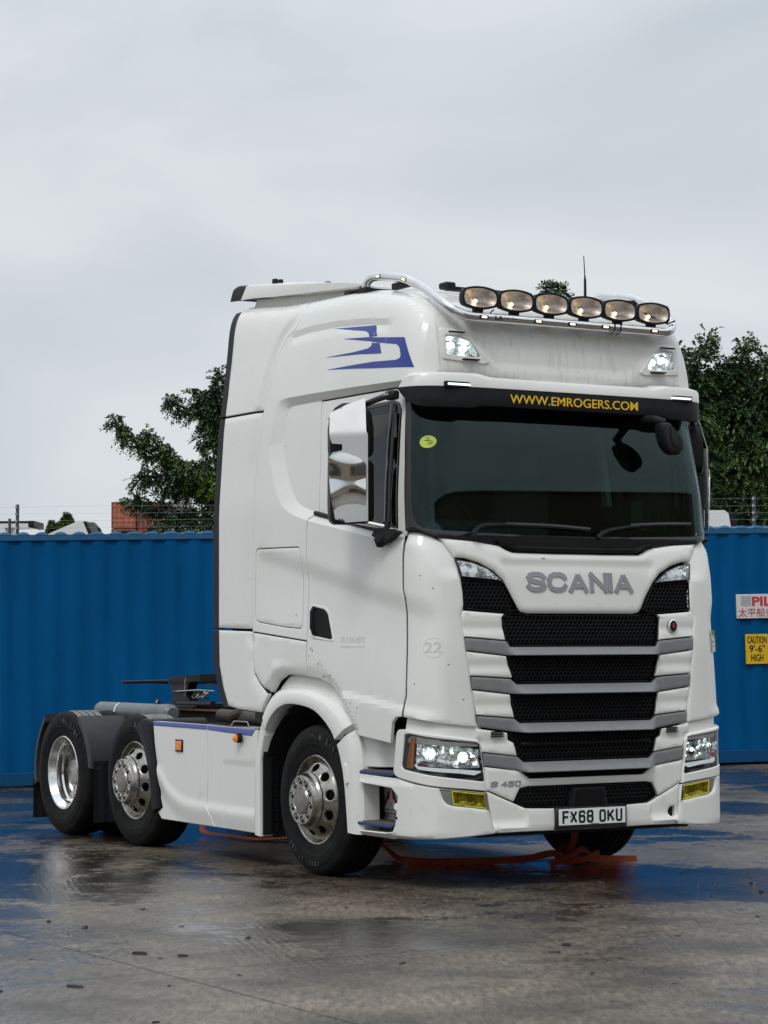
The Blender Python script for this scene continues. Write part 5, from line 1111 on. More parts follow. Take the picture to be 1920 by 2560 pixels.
panel('side_skirt', SK1, mapX(1.205), WL, TR, .022, .05, (), dsk, .003, .006, True, 35)
panel('side_skirt', SK2, mapX(1.205), WL, TR, .022, .05, (), dsk, .003, .006, True, 35)
panel('skirt_trim', [(1.576, .966), (2.46, .971), (2.452, .938), (1.576, .930)], mapX(1.2085), BLS, TR, .03, .008, (), None, .001, .001, True)
panel('skirt_trim', [(.83, .952), (1.562, .964), (1.562, .930), (.88, .905)], mapX(1.2085), BLS, TR, .03, .008, (), None, .001, .001, True)
CHK = mat('worn_walkway', (.50, .50, .50), .35, metal=.6, var=.6, vscale=26, col2=(.10, .10, .10), lo=.42, hi=.5, bump=.3, bscale=60)
for s in (-1, 1):
    x0, x1 = sorted((s * .80, s * 1.19)); m = MB(); m.box(x0, x1, .84, 1.60, .925, .945, .003); m.obj('walkway_plate', CHK, TR)
    m = MB(); x0, x1 = sorted((s * .55, s * 1.16)); m.box(x0, x1, .9, 2.1, .25, .90, .06); m.obj('fuel_tank', CHS, TR)
    m = MB(); m.tube([(s * 1.0, 1.30, .96), (s * 1.0, 1.33, .99), (s * 1.02, 1.50, .99), (s * 1.02, 1.55, .95)], .006, 6); m.tube([(s * .95, 1.0, .94), (s * .95, 1.0, .975)], .022, 10); m.obj('tank_fittings', ALU, TR)
    m = MB(); m.lathe([(.034, 0), (.034, .028), (.026, .040)], 24); o = m.obj('beacon_base', BLK, TR); o.location = (s * 1.21, 1.045, .887); o.rotation_euler = (0, 0, 0 if s < 0 else 0); o.scale = (s, 1, 1)
    m = MB(); m.lathe([(.0001, .058), (.018, .054), (.028, .044), (.029, .034)], 24); o = m.obj('beacon_lens', AMB, TR); o.location = (s * 1.21, 1.045, .887); o.scale = (s, 1, 1)
    m = MB(); m.tube([(s * 1.225, 1.02, .89), (s * 1.235, .985, .90)], .012, 8); m.obj('beacon_lug', BLK, TR)
    m = MB(); x0, x1 = sorted((s * 1.20, s * 1.222)); m.box(x0, x1, 1.965, 2.06, .765, .835, .004); m.obj('side_reflector', AMD, TR)
    m = MB(); x0, x1 = sorted((s * 1.20, s * 1.216)); m.box(x0, x1, 1.955, 2.07, .755, .845, .003); m.obj('reflector_mount', BLK, TR)
DG = mat('fender_grey', (.030, .032, .035), .5, var=.3, vscale=10)
def arcp(yc, zc, r, a0, a1, n=14): return [(yc + r * math.cos(math.radians(a0 + (a1 - a0) * k / (n - 1))), zc + r * math.sin(math.radians(a0 + (a1 - a0) * k / (n - 1)))) for k in range(n)]
PF = [(0, .52), (0, .01), (.12, 0), (.75, 0), (1, .012), (1.0, .52)]
band('pusher_fender', [(2.44, .288), (2.475, .50), (2.545, .68), (2.66, .845), (2.75, .905)], [(2.345, .318), (2.380, .555), (2.432, .763), (2.515, .955), (2.60, .985)], 1.232, PF, BLK)
band('drive_fender_rear', arcp(4.19, .50, .555, 48, -10), arcp(4.19, .50, .605, 52, -12), 1.185, PF, DG)
band('drive_fender_front', arcp(4.15, .50, .525, 128, 172), arcp(4.15, .50, .575, 124, 174), 1.215, PF, DG)
for s in (-1, 1):
    for y, z0, z1, n_ in ((3.575, .13, .62, 'mudflap'), (4.79, .10, .42, 'mudflap')):
        m = MB(); v = []; n = 13
        for k in range(n): v += [(s * (1.19 - .045 * k), y + .006 * (k % 2), z0), (s * (1.19 - .045 * k), y + .006 * (k % 2), z1)]
        m.add(v, [(2 * k, 2 * k + 2, 2 * k + 3, 2 * k + 1) for k in range(n - 1)]); m.obj(n_, BLK, TR, 10)
    x0, x1 = sorted((s * .34, s * .42)); m = MB(); m.box(x0, x1, -.9, 4.95, .74, 1.02, .006); m.obj('chassis_rail', CHS, TR)
    x0, x1 = sorted((s * .42, s * .50)); m = MB(); m.box(x0, x1, 2.3, 3.75, 1.02, 1.035, .002); m.obj('sub_frame_rail', mat('rusty_rail', (.12, .055, .035), .7, var=.5, vscale=10) if s < 0 else MAT['rusty_rail'], TR)
    m = MB(); m.tube([(s * .72, 3.10, 1.0), (s * .72, 3.13, 1.0), (s * .72, 4.44, 1.0), (s * .72, 4.47, 1.0)], [.05, .075, .075, .05], 20); m.obj('air_tank', TNK, TR)
    m = MB(); m.tube([(s * .72, 4.02, 1.0), (s * .72, 4.05, 1.0)], .078, 20); m.obj('tank_strap', ALB, TR)
    m = MB(); m.tube([(s * .72, 3.40, 1.075), (s * .70, 3.42, 1.10), (s * .66, 3.50, 1.09), (s * .6, 3.55, 1.06)], .012, 6); m.obj('air_line', ALU, TR)
m = MB(); m.box(-.60, .60, -1.25, .75, .42, 1.1, .05); m.obj('engine_belly', DRK, TR)
m = MB(); m.box(-1.1, 1.1, -.6, 1.28, 1.10, 1.28, .04); m.box(-1.0, 1.0, .6, 1.25, .98, 1.12, .04); m.obj('cab_floor', CHS, TR)
m = MB(); m.prism([(-1.12, 1.15), (1.12, 1.15), (1.12, 3.0), (.95, 3.90), (-.95, 3.90), (-1.12, 3.0)], 'y', 1.30, 1.33); m.obj('cab_rear_wall', W_, TR)
for y in (0, 2.808, 4.17):
    m = MB(); m.tube([(-1.0, y, .50), (1.0, y, .50)], .07 if y < 4 else .11, 12); m.obj('axle', CHS, TR)
# fifth wheel coupling
GRS = mat('greasy_black', (.010, .010, .010), .45, spec=.35, var=.4, vscale=14, bump=.15)
fw_ = part('fifth_wheel'); m = MB()
T_ = [(-.42, 3.22), (-.45, 3.35), (-.45, 3.70), (-.36, 3.85), (-.20, 4.08), (-.10, 4.10), (-.05, 3.80), (.05, 3.80), (.10, 4.10), (.20, 4.08), (.36, 3.85), (.45, 3.70), (.45, 3.35), (.42, 3.22), (.25, 3.12), (-.25, 3.12)]
zt5 = lambda y: 1.318 - .055 * (y - 3.1)
n = len(T_); m.v += [(x, y, zt5(y)) for x, y in T_] + [(x, y, zt5(y) - .055) for x, y in T_]; m.f += [tuple(range(n)), tuple(range(2 * n - 1, n - 1, -1))] + [(i, n + i, n + (i + 1) % n, (i + 1) % n) for i in range(n)]
m.obj('coupling_plate', GRS, fw_, 30)
for s in (-1, 1):
    m = MB(); m.prism([(3.36, 1.27), (3.74, 1.26), (3.66, 1.14), (3.70, 1.05), (3.30, 1.05), (3.42, 1.14)], 'x', min(s * .36, s * .44), max(s * .36, s * .44)); m.obj('coupling_bracket', GRS, fw_)
m = MB(); m.tube([(-.42, 3.80, 1.245), (-.52, 3.82, 1.248), (-.80, 3.88, 1.245)], [.018, .014, .012], 8); m.obj('release_handle', GRS, fw_)
m = MB(); m.box(-.5, .5, 3.2, 3.95, 1.03, 1.06, .006); m.obj('mounting_plate', GRS, fw_)
m = MB(); m.tube([(-.44, 3.55, 1.07), (-.44, 2.95, 1.075)], .028, 12); m.obj('coupling_tube', GRS, fw_)
for k in range(5):
    m = MB(); y = 3.28 - k * .05; m.tube([(-.43 + .02 * math.sin(t * 2 + k), y + .018 * math.cos(t), 1.15 + .03 * math.sin(t)) for t in np.linspace(0, 2 * PI, 12)], .007, 6, False); m.obj('chain_link', ALU, fw_)
for k in range(6):
    m = MB(); z = 1.26 - k * .024; m.tube([(-.45 + (.007 * math.cos(t) if k % 2 else 0), 3.42 + (0 if k % 2 else .007 * math.cos(t)), z + .015 * math.sin(t)) for t in np.linspace(0, 2 * PI, 10)], .003, 5, False); m.obj('chain_link', ALU, fw_)
m = MB(); m.tube([(-.46, 3.62, 1.165), (-.47, 3.4, 1.175), (-.47, 3.15, 1.185), (-.45, 2.9, 1.18)], .009, 6); m.obj('cable_loop', ALU, fw_)
m = MB(); m.tube([(-.55, 1.9, .98), (-.55, 2.6, 1.0)], .05, 12); m.tube([(-.62, 2.3, 1.0), (-.58, 2.22, 1.03)], .035, 8); m.obj('exhaust_pipe', CHS, TR)
m = MB(); m.box(-.75, -.45, 2.1, 2.95, .80, .93, .02); m.obj('battery_box', CHS, TR)
m = MB(); m.box(-.45, .45, 4.85, 4.95, .72, 1.0, .01); m.obj('rear_crossmember', CHS, TR)
# small printed sheet on the far front corner
stc = part('corner_notice'); P = [(x, z) for x, z in [(1.105, 1.50), (1.175, 1.50), (1.175, 1.64), (1.105, 1.64)]]
def mk_notice(name, x0, x1, z0, z1, m_, d):
    v = [(x, float(front_y(np.array([x]), np.array([z]))[0]) - d, z) for z in (z0, z1) for x in (x0, (x0 + x1) / 2, x1)]; return mk(name, v, [(0, 1, 4, 3), (1, 2, 5, 4)], m_, stc)
mk_notice('notice_sheet', 1.10, 1.165, 1.49, 1.60, SGW, .006); mk_notice('notice_header', 1.10, 1.165, 1.60, 1.635, mat('notice_green', (.16, .25, .04), .6), .006)
mk_notice('notice_stamp', 1.135, 1.155, 1.585, 1.60, REDB, .0075); mk_notice('notice_line', 1.105, 1.13, 1.555, 1.561, PLK, .0075); mk_notice('notice_line', 1.105, 1.12, 1.525, 1.531, PLK, .0075)

# ================================================================== straps on the ground
def ribbon(name, pts, wv, m_, par=None, th=.004):
    pts = [Vector(p) for p in pts]; v = []; 
    for i, p in enumerate(pts):
        d = (pts[min(i + 1, len(pts) - 1)] - pts[max(i - 1, 0)]).normalized(); s_ = wv[i] if isinstance(wv, list) else wv; s_ = Vector(s_).normalized() * .026
        nn = d.cross(s_).normalized() * th; v += [tuple(p - s_), tuple(p + s_), tuple(p + s_ + nn), tuple(p - s_ + nn)]
    f = [(4 * i + j, 4 * i + (j + 1) % 4, 4 * (i + 1) + (j + 1) % 4, 4 * (i + 1) + j) for i in range(len(pts) - 1) for j in range(4)]
    return mk(name, v, f, m_, par, 50)
o = ribbon('ratchet_strap', spl([(-.55, .35, .42), (-.45, .42, .20), (-.30, .42, .05), (-.20, .30, .02), (.06, .135, .018), (.30, -.02, .025), (.48, -.12, .04), (.60, -.22, .075), (.70, -.28, .04), (.85, -.25, .03), (1.0, -.26, .02), (1.25, -.345, .012)], 6), (.12, .5, .9), RED)
tag(o, 'dark red lashing strap trailing along the wet ground under the front bumper', 'strap', 'red straps under the lorry')
o = ribbon('ratchet_strap', spl([(.52, -.30, .01), (.66, -.34, .05), (.80, -.30, .10), (.95, -.22, .03), (.88, -.14, .08), (.74, -.16, .11), (.62, -.24, .03), (.75, -.36, .03), (.92, -.34, .075)], 6), (.3, .6, .75), RED)
tag(o, 'crumpled heap of red strap lying before the far front tyre', 'strap', 'red straps under the lorry')
o = ribbon('ratchet_strap', spl([(.66, -.42, .36), (.70, -.35, .20), (.74, -.22, .06), (.80, -.12, .03)], 6), (.9, -.4, .1), RED)
tag(o, 'short red strap hanging down behind the number plate', 'strap', 'red straps under the lorry')
o = ribbon('ratchet_strap', spl([(-.1, 3.75, .14), (-.27, 3.45, .03), (-.25, 3.0, .02), (-.20, 2.6, .02), (.10, 2.2, .06)], 6), (1, .2, .3), RED)
tag(o, 'thin red strap lying below the side skirts between the axles', 'strap', 'red straps under the lorry')

# ================================================================== debris on the concrete
chips = []
for k in range(5):
    n = 6; v = []; h = .006 + .004 * k / 2
    for z, sc in ((0, 1), (h, .75)):
        for j in range(n): a = 2 * PI * j / n; r = .016 * sc * (1 + .4 * math.sin(j * 2.3 + k)); v.append((r * 1.6 * math.cos(a), r * .8 * math.sin(a), z))
    o = mk('debris_chip', v, [tuple(range(n, 2 * n))] + [(j, (j + 1) % n, n + (j + 1) % n, n + j) for j in range(n)], DBR); chips.append(o)
lst = []
for k in range(110):
    t = rng.random(); x = -7.5 + 9.5 * rng.random(); y = -7.2 + 6.4 * rng.random() ** .8
    o = chips[k] if k < 5 else inst(chips[k % 5]); sc = .45 + .95 * rng.random() ** 2.2; o.scale = (sc, sc, sc); o.location = (x, y, .001); o.rotation_euler = (0, 0, 6.28 * rng.random())
    tag(o, 'small dark chip of debris lying on the wet concrete', 'debris', 'dark chips scattered on the concrete')

# ================================================================== BACKGROUND
def leaf_cloud(P, Dn, n_leaf, L, name, m_, parent, lw=.30, pairs=6, ll=.055, dropping=.5):
    """compound (feather) leaves: P base points (n,3), Dn direction of each"""
    n = len(P); D = Dn / (np.linalg.norm(Dn, axis=1)[:, None] + 1e-9); up = rng.normal(size=(n, 3)); S = np.cross(D, up); S /= np.linalg.norm(S, axis=1)[:, None] + 1e-9
    Ls = L * (.6 + .8 * rng.random(n)); V = []
    for k in range(pairs):
        t = (k + .7) / pairs
        C = P + D * (Ls * t)[:, None]; C[:, 2] -= dropping * Ls * t * t
        for sg in (-1, 1):
            A = C; out_ = S * sg * .85 + D * .55; out_[:, 2] -= .25; out_ += rng.normal(size=(n, 3)) * .12; out_ /= np.linalg.norm(out_, axis=1)[:, None]
            l = (ll * (.75 + .5 * rng.random(n)) * (1.15 - .5 * abs(t - .45)))[:, None]; wv = np.cross(out_, rng.normal(size=(n, 3)) * .5 + np.array([0, 0, 1.])); wv /= np.linalg.norm(wv, axis=1)[:, None] + 1e-9
            wv = wv * l * lw; V.append(np.stack([A, A + out_ * l * .5 + wv, A + out_ * l, A + out_ * l * .5 - wv], 1))
    V = np.concatenate(V, 0).reshape(-1, 3); nf = len(V) // 4
    me = bpy.data.meshes.new(name); me.vertices.add(len(V)); me.vertices.foreach_set('co', V.astype(np.float32).ravel()); me.loops.add(nf * 4); me.polygons.add(nf)
    me.loops.foreach_set('vertex_index', np.arange(nf * 4, dtype=np.int32)); me.polygons.foreach_set('loop_start', np.arange(0, nf * 4, 4, dtype=np.int32))
    me.materials.append(m_); me.update(calc_edges=True); o = bpy.data.objects.new(name, me); o.parent = parent; COL.objects.link(o); return o
def along(lines, per_m, rad):
    P = []; D = []
    for ln in lines:
        ln = [np.array(p, float) for p in ln]
        for a, b in zip(ln, ln[1:]):
            l = np.linalg.norm(b - a); k = int(l * per_m); t = rng.random(k)[:, None]; o_ = rng.normal(size=(k, 3)); o_ /= np.linalg.norm(o_, axis=1)[:, None]
            r = rad * rng.random(k)[:, None] ** .6; P.append(a + (b - a) * t + o_ * r); D.append(o_ * .9 + (b - a) / max(l, .01) * .5 + np.array([0, 0, -.25]))
    return np.concatenate(P), np.concatenate(D)
def blob(c, r, k):
    o_ = rng.normal(size=(k, 3)); o_ /= np.linalg.norm(o_, axis=1)[:, None]; return np.array(c) + o_ * np.array(r) * (rng.random(k)[:, None] ** .38), o_ + np.array([0, 0, -.2])
def tree_obj(name, label, trunk, lines, blobs, mats, per_m=260, rad=.16, L=.22, ll=.055, group=None, dens_b=900, extra=None):
    T = empty(name); tag(T, label, 'tree', group)
    m = MB(); m.tube(trunk[0], trunk[1], 10); m.obj('trunk', BARK, T)
    for ln in lines:
        m = MB(); k = len(ln); m.tube([tuple(p) for p in ln], [.035 - .027 * i / (k - 1) for i in range(k)], 6); m.obj('branch', BARK, T)
    P, D = along(lines, per_m, rad); Pb = [P]; Db = [D]
    for c, r, k in blobs: a, b = blob(c, r, k); Pb.append(a); Db.append(b)
    P = np.concatenate(Pb); D = np.concatenate(Db); pick = (np.sin(P[:, 0] * 2.3 + P[:, 2] * 3.1) + rng.normal(size=len(P)) * .5) > .35
    leaf_cloud(P[~pick], D[~pick], 0, L, 'crown', mats[0], T, ll=ll); leaf_cloud(P[pick], D[pick], 0, L, 'crown', mats[1], T, ll=ll)
    if extra is not None: P, D = extra; leaf_cloud(P, D, 0, L, 'young_leaves', LF3, T, ll=ll)
    return T
# tree on the left, its long boughs reaching out past the cab
trk = ([(8.2, 15.6, -.1), (8.0, 15.7, 1.6), (7.6, 15.8, 2.8), (7.4, 15.8, 4.2), (7.5, 15.7, 5.4)], [.20, .17, .13, .09, .04])
Lb = [[(7.5, 15.8, 3.4), (6.44, 16.23, 3.95), (6.03, 16.47, 4.07), (5.72, 16.65, 4.25), (5.49, 16.78, 4.43), (5.31, 16.88, 4.61), (5.20, 16.93, 4.82)],
      [(6.0, 16.5, 4.10), (5.85, 16.6, 4.30), (5.70, 16.7, 4.50), (5.62, 16.7, 4.60)],
      [(7.5, 15.8, 4.4), (6.42, 16.19, 4.72), (6.2, 16.3, 4.87), (6.02, 16.45, 4.96), (5.85, 16.53, 5.05)],
      [(7.4, 15.8, 4.5), (6.6, 16.2, 4.9), (6.35, 16.2, 5.08), (6.15, 16.3, 5.13)],
      [(7.4, 15.8, 4.2), (6.46, 16.1, 4.55), (6.44, 16.1, 5.0), (6.48, 16.1, 5.45)],
      [(7.5, 15.8, 3.2), (6.4, 16.3, 3.75), (5.95, 16.5, 3.87), (5.65, 16.7, 3.97), (5.49, 16.8, 3.86)],
      [(7.5, 15.8, 3.0), (6.3, 16.3, 3.72), (5.95, 16.5, 3.76), (5.8, 16.6, 3.74)],
      [(7.5, 15.8, 2.8), (6.3, 16.2, 3.35), (5.9, 16.5, 3.45), (5.62, 16.7, 3.55), (5.40, 16.88, 3.62)],
      [(6.5, 16.1, 4.6), (6.38, 16.2, 4.55), (6.28, 16.25, 4.52)]]
Bb = [((6.85, 16.1, 3.95), (.42, .6, .34), 520), ((7.6, 15.8, 4.6), (.9, .8, .9), 500), ((6.50, 16.2, 4.9), (.16, .3, .32), 160), ((6.45, 16.2, 4.25), (.18, .3, .18), 170), ((6.25, 16.4, 3.18), (.75, .5, .10), 300), ((6.2, 16.4, 4.0), (.30, .4, .13), 180), ((6.75, 16.2, 3.5), (.42, .5, .3), 380)]
a_, b_ = blob((6.42, 16.0, 3.80), (.17, .2, .15), 130)
tree_obj('tree', 'dark feathery tree reaching out from behind the left side of the cab', trk, Lb, Bb, (LF1, LF2), 200, .070, .13, .048, None, extra=(a_, b_))
# trees on the right
def rtree(label, x, y, spires, blobs, per=230, rad=.13, group='trees behind the container on the right'):
    trk = ([(x, y, -.1), (x, y, 2.0), (x + .05, y, 4.6)], [.22, .17, .05])
    return tree_obj('tree', label, trk, spires, [(c_, r_, int(k_ * .72)) for c_, r_, k_ in blobs], (LF1, LF2), int(per * .8), rad, .20, .062, group)
rtree('dense dark tree just right of the cab with one tall leaning spray on top', 13.6, 14.6,
      [[(13.5, 14.3, 5.3), (13.58, 14.1, 5.7), (13.62, 14.05, 5.95), (13.72, 13.98, 6.18)], [(13.5, 14.3, 5.2), (13.65, 14.0, 5.5), (13.80, 13.95, 5.60), (13.9, 13.9, 5.62)], [(13.3, 14.4, 5.2), (13.3, 14.25, 5.7), (13.34, 14.2, 5.98)]],
      [((13.2, 14.6, 5.2), (.32, .6, .55), 560), ((13.6, 14.5, 4.9), (.55, .7, .45), 900), ((13.7, 14.4, 4.1), (.7, .7, .7), 1300), ((12.9, 14.9, 4.6), (.6, .6, .9), 600), ((12.5, 15.0, 5.4), (.5, .5, .5), 200), ((13.8, 14.3, 3.2), (.8, .5, .5), 600)])
rtree('tall dark tree with a pointed top standing in the gap right of the cab', 14.3, 14.3,
      [[(14.1, 13.95, 5.2), (14.12, 13.8, 5.7), (14.18, 13.72, 5.95), (14.24, 13.68, 6.10)], [(13.95, 14.0, 5.15), (14.02, 13.9, 5.45), (14.06, 13.85, 5.72)], [(13.9, 14.0, 5.1), (13.88, 13.95, 5.35), (13.92, 13.9, 5.55)]],
      [((14.12, 14.0, 5.35), (.20, .4, .36), 420), ((14.2, 14.1, 4.8), (.50, .6, .45), 900), ((14.3, 14.0, 4.1), (.6, .6, .6), 1200), ((14.4, 14.0, 3.3), (.8, .5, .5), 800)])
rtree('dark spreading tree at the right edge of the picture', 15.0, 13.8,
      [[(14.5, 13.6, 5.1), (14.45, 13.55, 5.5), (14.42, 13.52, 5.84)], [(14.6, 13.5, 5.1), (14.62, 13.5, 5.6), (14.66, 13.5, 5.9)], [(15.1, 13.5, 5.2), (15.2, 13.4, 5.9), (15.3, 13.4, 6.3)]],
      [((14.6, 13.7, 5.2), (.38, .5, .50), 700), ((14.7, 13.7, 4.4), (.6, .6, .7), 1300), ((15.4, 13.5, 4.8), (.8, .6, .9), 900), ((14.9, 13.6, 3.3), (.8, .5, .6), 800)])
rtree('distant tree whose top twig shows just above the roof lamps', 11.4, 15.6, [[(11.5, 15.4, 5.0), (11.62, 15.3, 6.3), (11.66, 15.22, 6.75), (11.70, 15.2, 6.92)]], [((11.5, 15.4, 5.1), (.6, .6, .7), 700), ((11.70, 15.2, 6.90), (.16, .1, .06), 90)], 60, .06, None)
for i, (x, y, h, w_, lb_) in enumerate(((15.30, 41.27, 5.0, .33, 'tallest of the small pointed trees beyond the container, seen at left'), (14.98, 41.5, 4.80, .20, 'short pointed tree left of the tallest small one beyond the container'), (15.14, 41.4, 4.77, .16, 'slim pointed tree between two others beyond the container'), (15.72, 41.0, 4.74, .33, 'low round bush behind the white slanted lorry fairing'))):
    T = empty('small_tree', (x, y, 0)); tag(T, lb_, 'tree', 'small trees beyond the container')
    m = MB(); m.tube([(0, 0, 0), (0, 0, h * .9)], [.08, .02], 8); m.obj('trunk', BARK, T)
    k = 900; z = h - 1.1 * rng.random(k) ** .8; rr = w_ * ((h - z) / 1.1) ** .7 * (.5 + .5 * rng.random(k)) if i < 3 else w_ * np.sqrt(np.clip(1 - ((z - h + .5) / .55) ** 2, 0, 1))
    a = 2 * PI * rng.random(k); P = np.stack([rr * np.cos(a), rr * np.sin(a), z - .05], 1); D = np.stack([np.cos(a) * .5, np.sin(a) * .5, np.full(k, -.8)], 1)
    leaf_cloud(P, D, 0, .16, 'crown', LF2, T, ll=.09, pairs=4)
# electric fence behind the container
EF = empty('electric_fence', (0, 0, 0)); tag(EF, 'thin electric fence of wires on posts behind the blue container', 'fence')
fa, fb = np.array([2.90, 14.91]), np.array([11.09, 9.90]); fd_ = (fb - fa) / np.linalg.norm(fb - fa); FL = np.linalg.norm(fb - fa)
for t, top in ((-4.2, 3.4), (0, 3.385), (4.8, 3.42), (9.6, 3.46), (14.4, 3.5)):
    p = fa + fd_ * t; m = MB(); m.box(p[0] - .018, p[0] + .018, p[1] - .018, p[1] + .018, 0, top, .003); m.obj('fence_post', PST, EF)
    for k in range(5): m = MB(); z = top - .035 - k * .092; m.tube([(p[0] - .03, p[1] - .02, z - .014), (p[0] - .03, p[1] - .02, z + .014)], .016, 8); m.obj('insulator', INS, EF)
for k in range(5):
    pts = []
    for t in np.linspace(-8, 18, 40): p = fa + fd_ * t; pts.append((p[0], p[1], 3.35 + .0083 * t - k * .092 + .004 * math.sin(t * 1.7 + k)))
    m = MB(); m.tube(pts, .0010, 4); m.obj('fence_wire', WIR, EF)
m = MB(); m.box(2.80, 2.83, 14.95, 14.98, 0, 3.20); o = m.obj('short_post', PST, EF)
# lorries parked behind the container, only their cab tops show
def far_lorry(loc, rz, label, h=3.1, spoiler=True, edge=True):
    T = empty('parked_lorry', loc, rot=(0, 0, rz)); tag(T, label, 'lorry', 'lorries parked behind the container')
    m = MB(); m.box(-1.2, 1.2, 0, 2.1, .95, h, .12); m.obj('cab', W_, T)
    m = MB(); m.box(-1.1, 1.1, -.012, .01, 1.9, h - .35, .01); m.obj('windscreen', BLG, T)
    m = MB(); m.box(-.45, .45, 1.6, 6.0, .7, .95); m.obj('chassis', CHS, T)
    for x in (-1.05, 1.05):
        for y in (.9, 4.8): m = MB(); m.lathe([(.2, -.14), (.48, -.14), (.5, -.1), (.5, .1), (.48, .14), (.2, .14)], 24); o = m.obj('wheel', TYR, T); o.location = (x, y, .5)
    return T
t1 = far_lorry((1.67, 16.97, 0), math.radians(-25), 'white lorry with black window pillar behind the left end of the container', 3.05)
m = MB(); m.prism([(.0, 3.50), (.10, 3.50), (.55, 3.05), (.38, 3.05)], 'y', .0, .35); o = m.obj('black_pillar', BLK, t1); o.location = (1.30, .7, 0)
m = MB(); m.prism([(-.9, 3.05), (-.9, 3.47), (.0, 3.47), (.36, 3.05)], 'y', .02, 1.2); o = m.obj('white_fairing', W_, t1); o.location = (1.30, .7, 0)
t2 = far_lorry((4.70, 16.55, 0), math.radians(-35), 'white lorry with flat black-edged roof deflector behind the container', 3.0)
m = MB(); m.box(-.55, .0, -.5, .2, 3.20, 3.232, .01); m.box(-.02, .06, -.5, .2, 3.14, 3.235, .012); o = m.obj('deflector_edge', BLK, t2); o.location = (-.70, -.35, .02)
m = MB(); m.prism([(-.78, 3.04), (-.72, 3.20), (-.02, 3.215), (.0, 3.15), (-.35, 3.14), (-.3, 3.03)], 'y', -.48, .18); o = m.obj('deflector', W_, t2); o.location = (-.70, -.36, .02)
t3 = far_lorry((5.20, 16.13, 0), math.radians(-32), 'white lorry with slanted triangular fairing behind the container', 3.0)
m = MB(); m.prism([(-.50, 3.03), (.0, 3.245), (.07, 3.245), (.16, 3.03)], 'y', -.10, .9); o = m.obj('slanted_fairing', W_, t3); o.location = (-.78, -.25, .02)
m = MB(); m.prism([(.01, 3.243), (.09, 3.243), (.19, 3.03), (.09, 3.03)], 'y', -.08, .92); o = m.obj('fairing_edge', BLK, t3); o.location = (-.755, -.25, .02)
m = MB(); m.prism([(.30, 3.04), (.42, 3.12), (.50, 3.12), (.50, 3.04)], 'y', -.10, .6); m.box(.46, .72, -.12, .6, 3.09, 3.13, .01); o = m.obj('low_spoiler', BLK, t3); o.location = (-.70, -.25, .0)
t4 = far_lorry((12.2, 12.6, 0), math.radians(-30), 'white lorry whose cab roof corner shows right of the far mirror', 3.1)
m = MB(); m.prism([(-.9, 3.0), (-.9, 3.365), (-.03, 3.365), (.03, 3.32), (.08, 3.0)], 'y', -.9, .5); o = m.obj('roof_fairing', W_, t4); o.location = (.36, -.05, .02)
m = MB(); m.prism([(-.02, 3.367), (.06, 3.36), (.14, 3.22), (.19, 3.0), (.08, 3.0), (.03, 3.32)], 'y', -.88, .5); o = m.obj('fairing_edge', BLK, t4); o.location = (.365, -.05, .02)
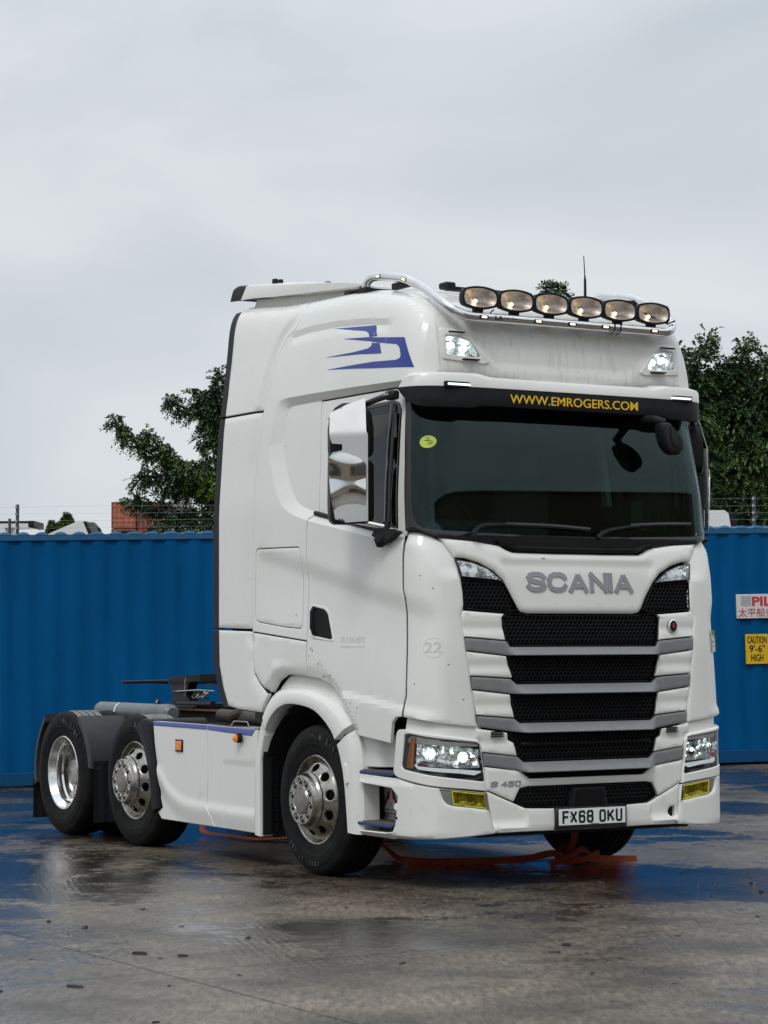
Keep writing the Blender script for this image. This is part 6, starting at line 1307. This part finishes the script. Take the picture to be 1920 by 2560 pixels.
# stacks of containers far away
dirx = np.array([.85, -.523]); base = np.array([92.59, 204.64]); cols = [(COR, 'orange'), (CRD, 'dark red'), (CGY, 'pale grey')]
proto = {}
for i, (m_, nm) in enumerate(cols):
    for lv in range(6):
        loc = (base[0] + dirx[0] * (1.3 + i * 2.62), base[1] + dirx[1] * (1.3 + i * 2.62), lv * 2.68 - .05)
        if i not in proto:
            T = empty('stacked_container'); 
            m = MB(); m.box(-1.22, 1.22, 0, 12.2, 0, 2.6); m.obj('body', m_, T)
            for x in (-1.19, 1.19): m = MB(); m.box(x - .06, x + .06, -.05, .05, 0, 2.6); m.obj('corner_post', CRD if i == 0 else m_, T)
            for z in (.06, 2.54): m = MB(); m.box(-1.22, 1.22, -.05, .05, z - .07, z + .07); m.obj('end_rail', CRD if i == 0 else m_, T)
            for sx in (-.58, .58):
                m = MB(); m.box(sx - .54, sx + .54, -.04, .0, .13, 2.47, .02); m.obj('door', COR if i == 0 else m_, T)
                for dx in (-.30, .18): m = MB(); m.tube([(sx + dx, -.07, .1), (sx + dx, -.07, 2.5)], .03, 6); m.obj('lock_bar', CGY if i != 2 else PST, T)
                for z in (.55, 1.0, 1.6, 2.05): m = MB(); m.box(sx - .5, sx + .5, -.055, -.035, z - .04, z + .04); m.obj('door_rib', CRD if i < 2 else PST, T)
            proto[i] = T
        else: T = copy_tree(proto[i])
        T.location = loc; T.rotation_euler = (0, 0, math.atan2(dirx[1], dirx[0]))
        if lv == 5: tag(T, '%s shipping container on top of the far stack beyond the tree' % nm, 'container', 'far stacked containers')
        else: tag(T, '%s shipping container underneath others in the far stack' % nm, 'container', 'far stacked containers')
# what stands behind the photographer and shows in glass and polished steel
WH = empty('warehouse', (33, -49, 0), rot=(0, 0, math.radians(33))); tag(WH, 'brown warehouse behind the viewer, mirrored in the windscreen', 'building')
m = MB(); m.box(-38, 38, -20, 0, 0, 19); m.obj('wall', WHS, WH)
m = MB(); m.box(-39, 39, -21, 1, 19, 19.5, .1); m.obj('roof', CGY, WH)
for x in (-30, -16, -2, 14, 26): m = MB(); m.box(x, x + 5, 0, .15, 0, 5.5); m.obj('door', CHS, WH)
for x in (-24, -10, 6, 20): m = MB(); m.box(x, x + 3, 0, .12, 8, 10); m.obj('window', BLG, WH)
W2 = empty('low_warehouse', (-62, -24, 0)); tag(W2, 'long tan warehouse far to the left, mirrored in the steel mirror guard', 'building')
m = MB(); m.box(-15, 0, -40, 34, 0, 8); m.obj('wall', mat('tan_wall', (.42, .33, .24), .8, var=.2, vscale=.3), W2)
m = MB(); m.box(-16, 1, -41, 35, 8, 8.4, .1); m.obj('roof', CGY, W2)
for y in (-30, -16, -2, 12, 24): m = MB(); m.box(0, .15, y, y + 5, 0, 5); m.obj('door', CHS, W2)
BT = empty('box_trailer', (-34, -22, 0), rot=(0, 0, .2)); tag(BT, 'dark grey box trailer standing out of view at the left, mirrored in steel', 'trailer')
m = MB(); m.box(-1.25, 1.25, -7, 7, 1.1, 4.0, .04); m.obj('box', mat('trailer_grey', (.09, .09, .10), .6), BT)
m = MB(); m.box(-.5, .5, -6.5, 6.5, .8, 1.1); m.obj('chassis', CHS, BT)
for x in (-1.05, 1.05):
    for y in (-5.2, -3.9, -2.6): m = MB(); m.lathe([(.2, -.14), (.48, -.14), (.5, -.1), (.5, .1), (.48, .14), (.2, .14)], 24); o = m.obj('wheel', TYR, BT); o.location = (x, y, .5)
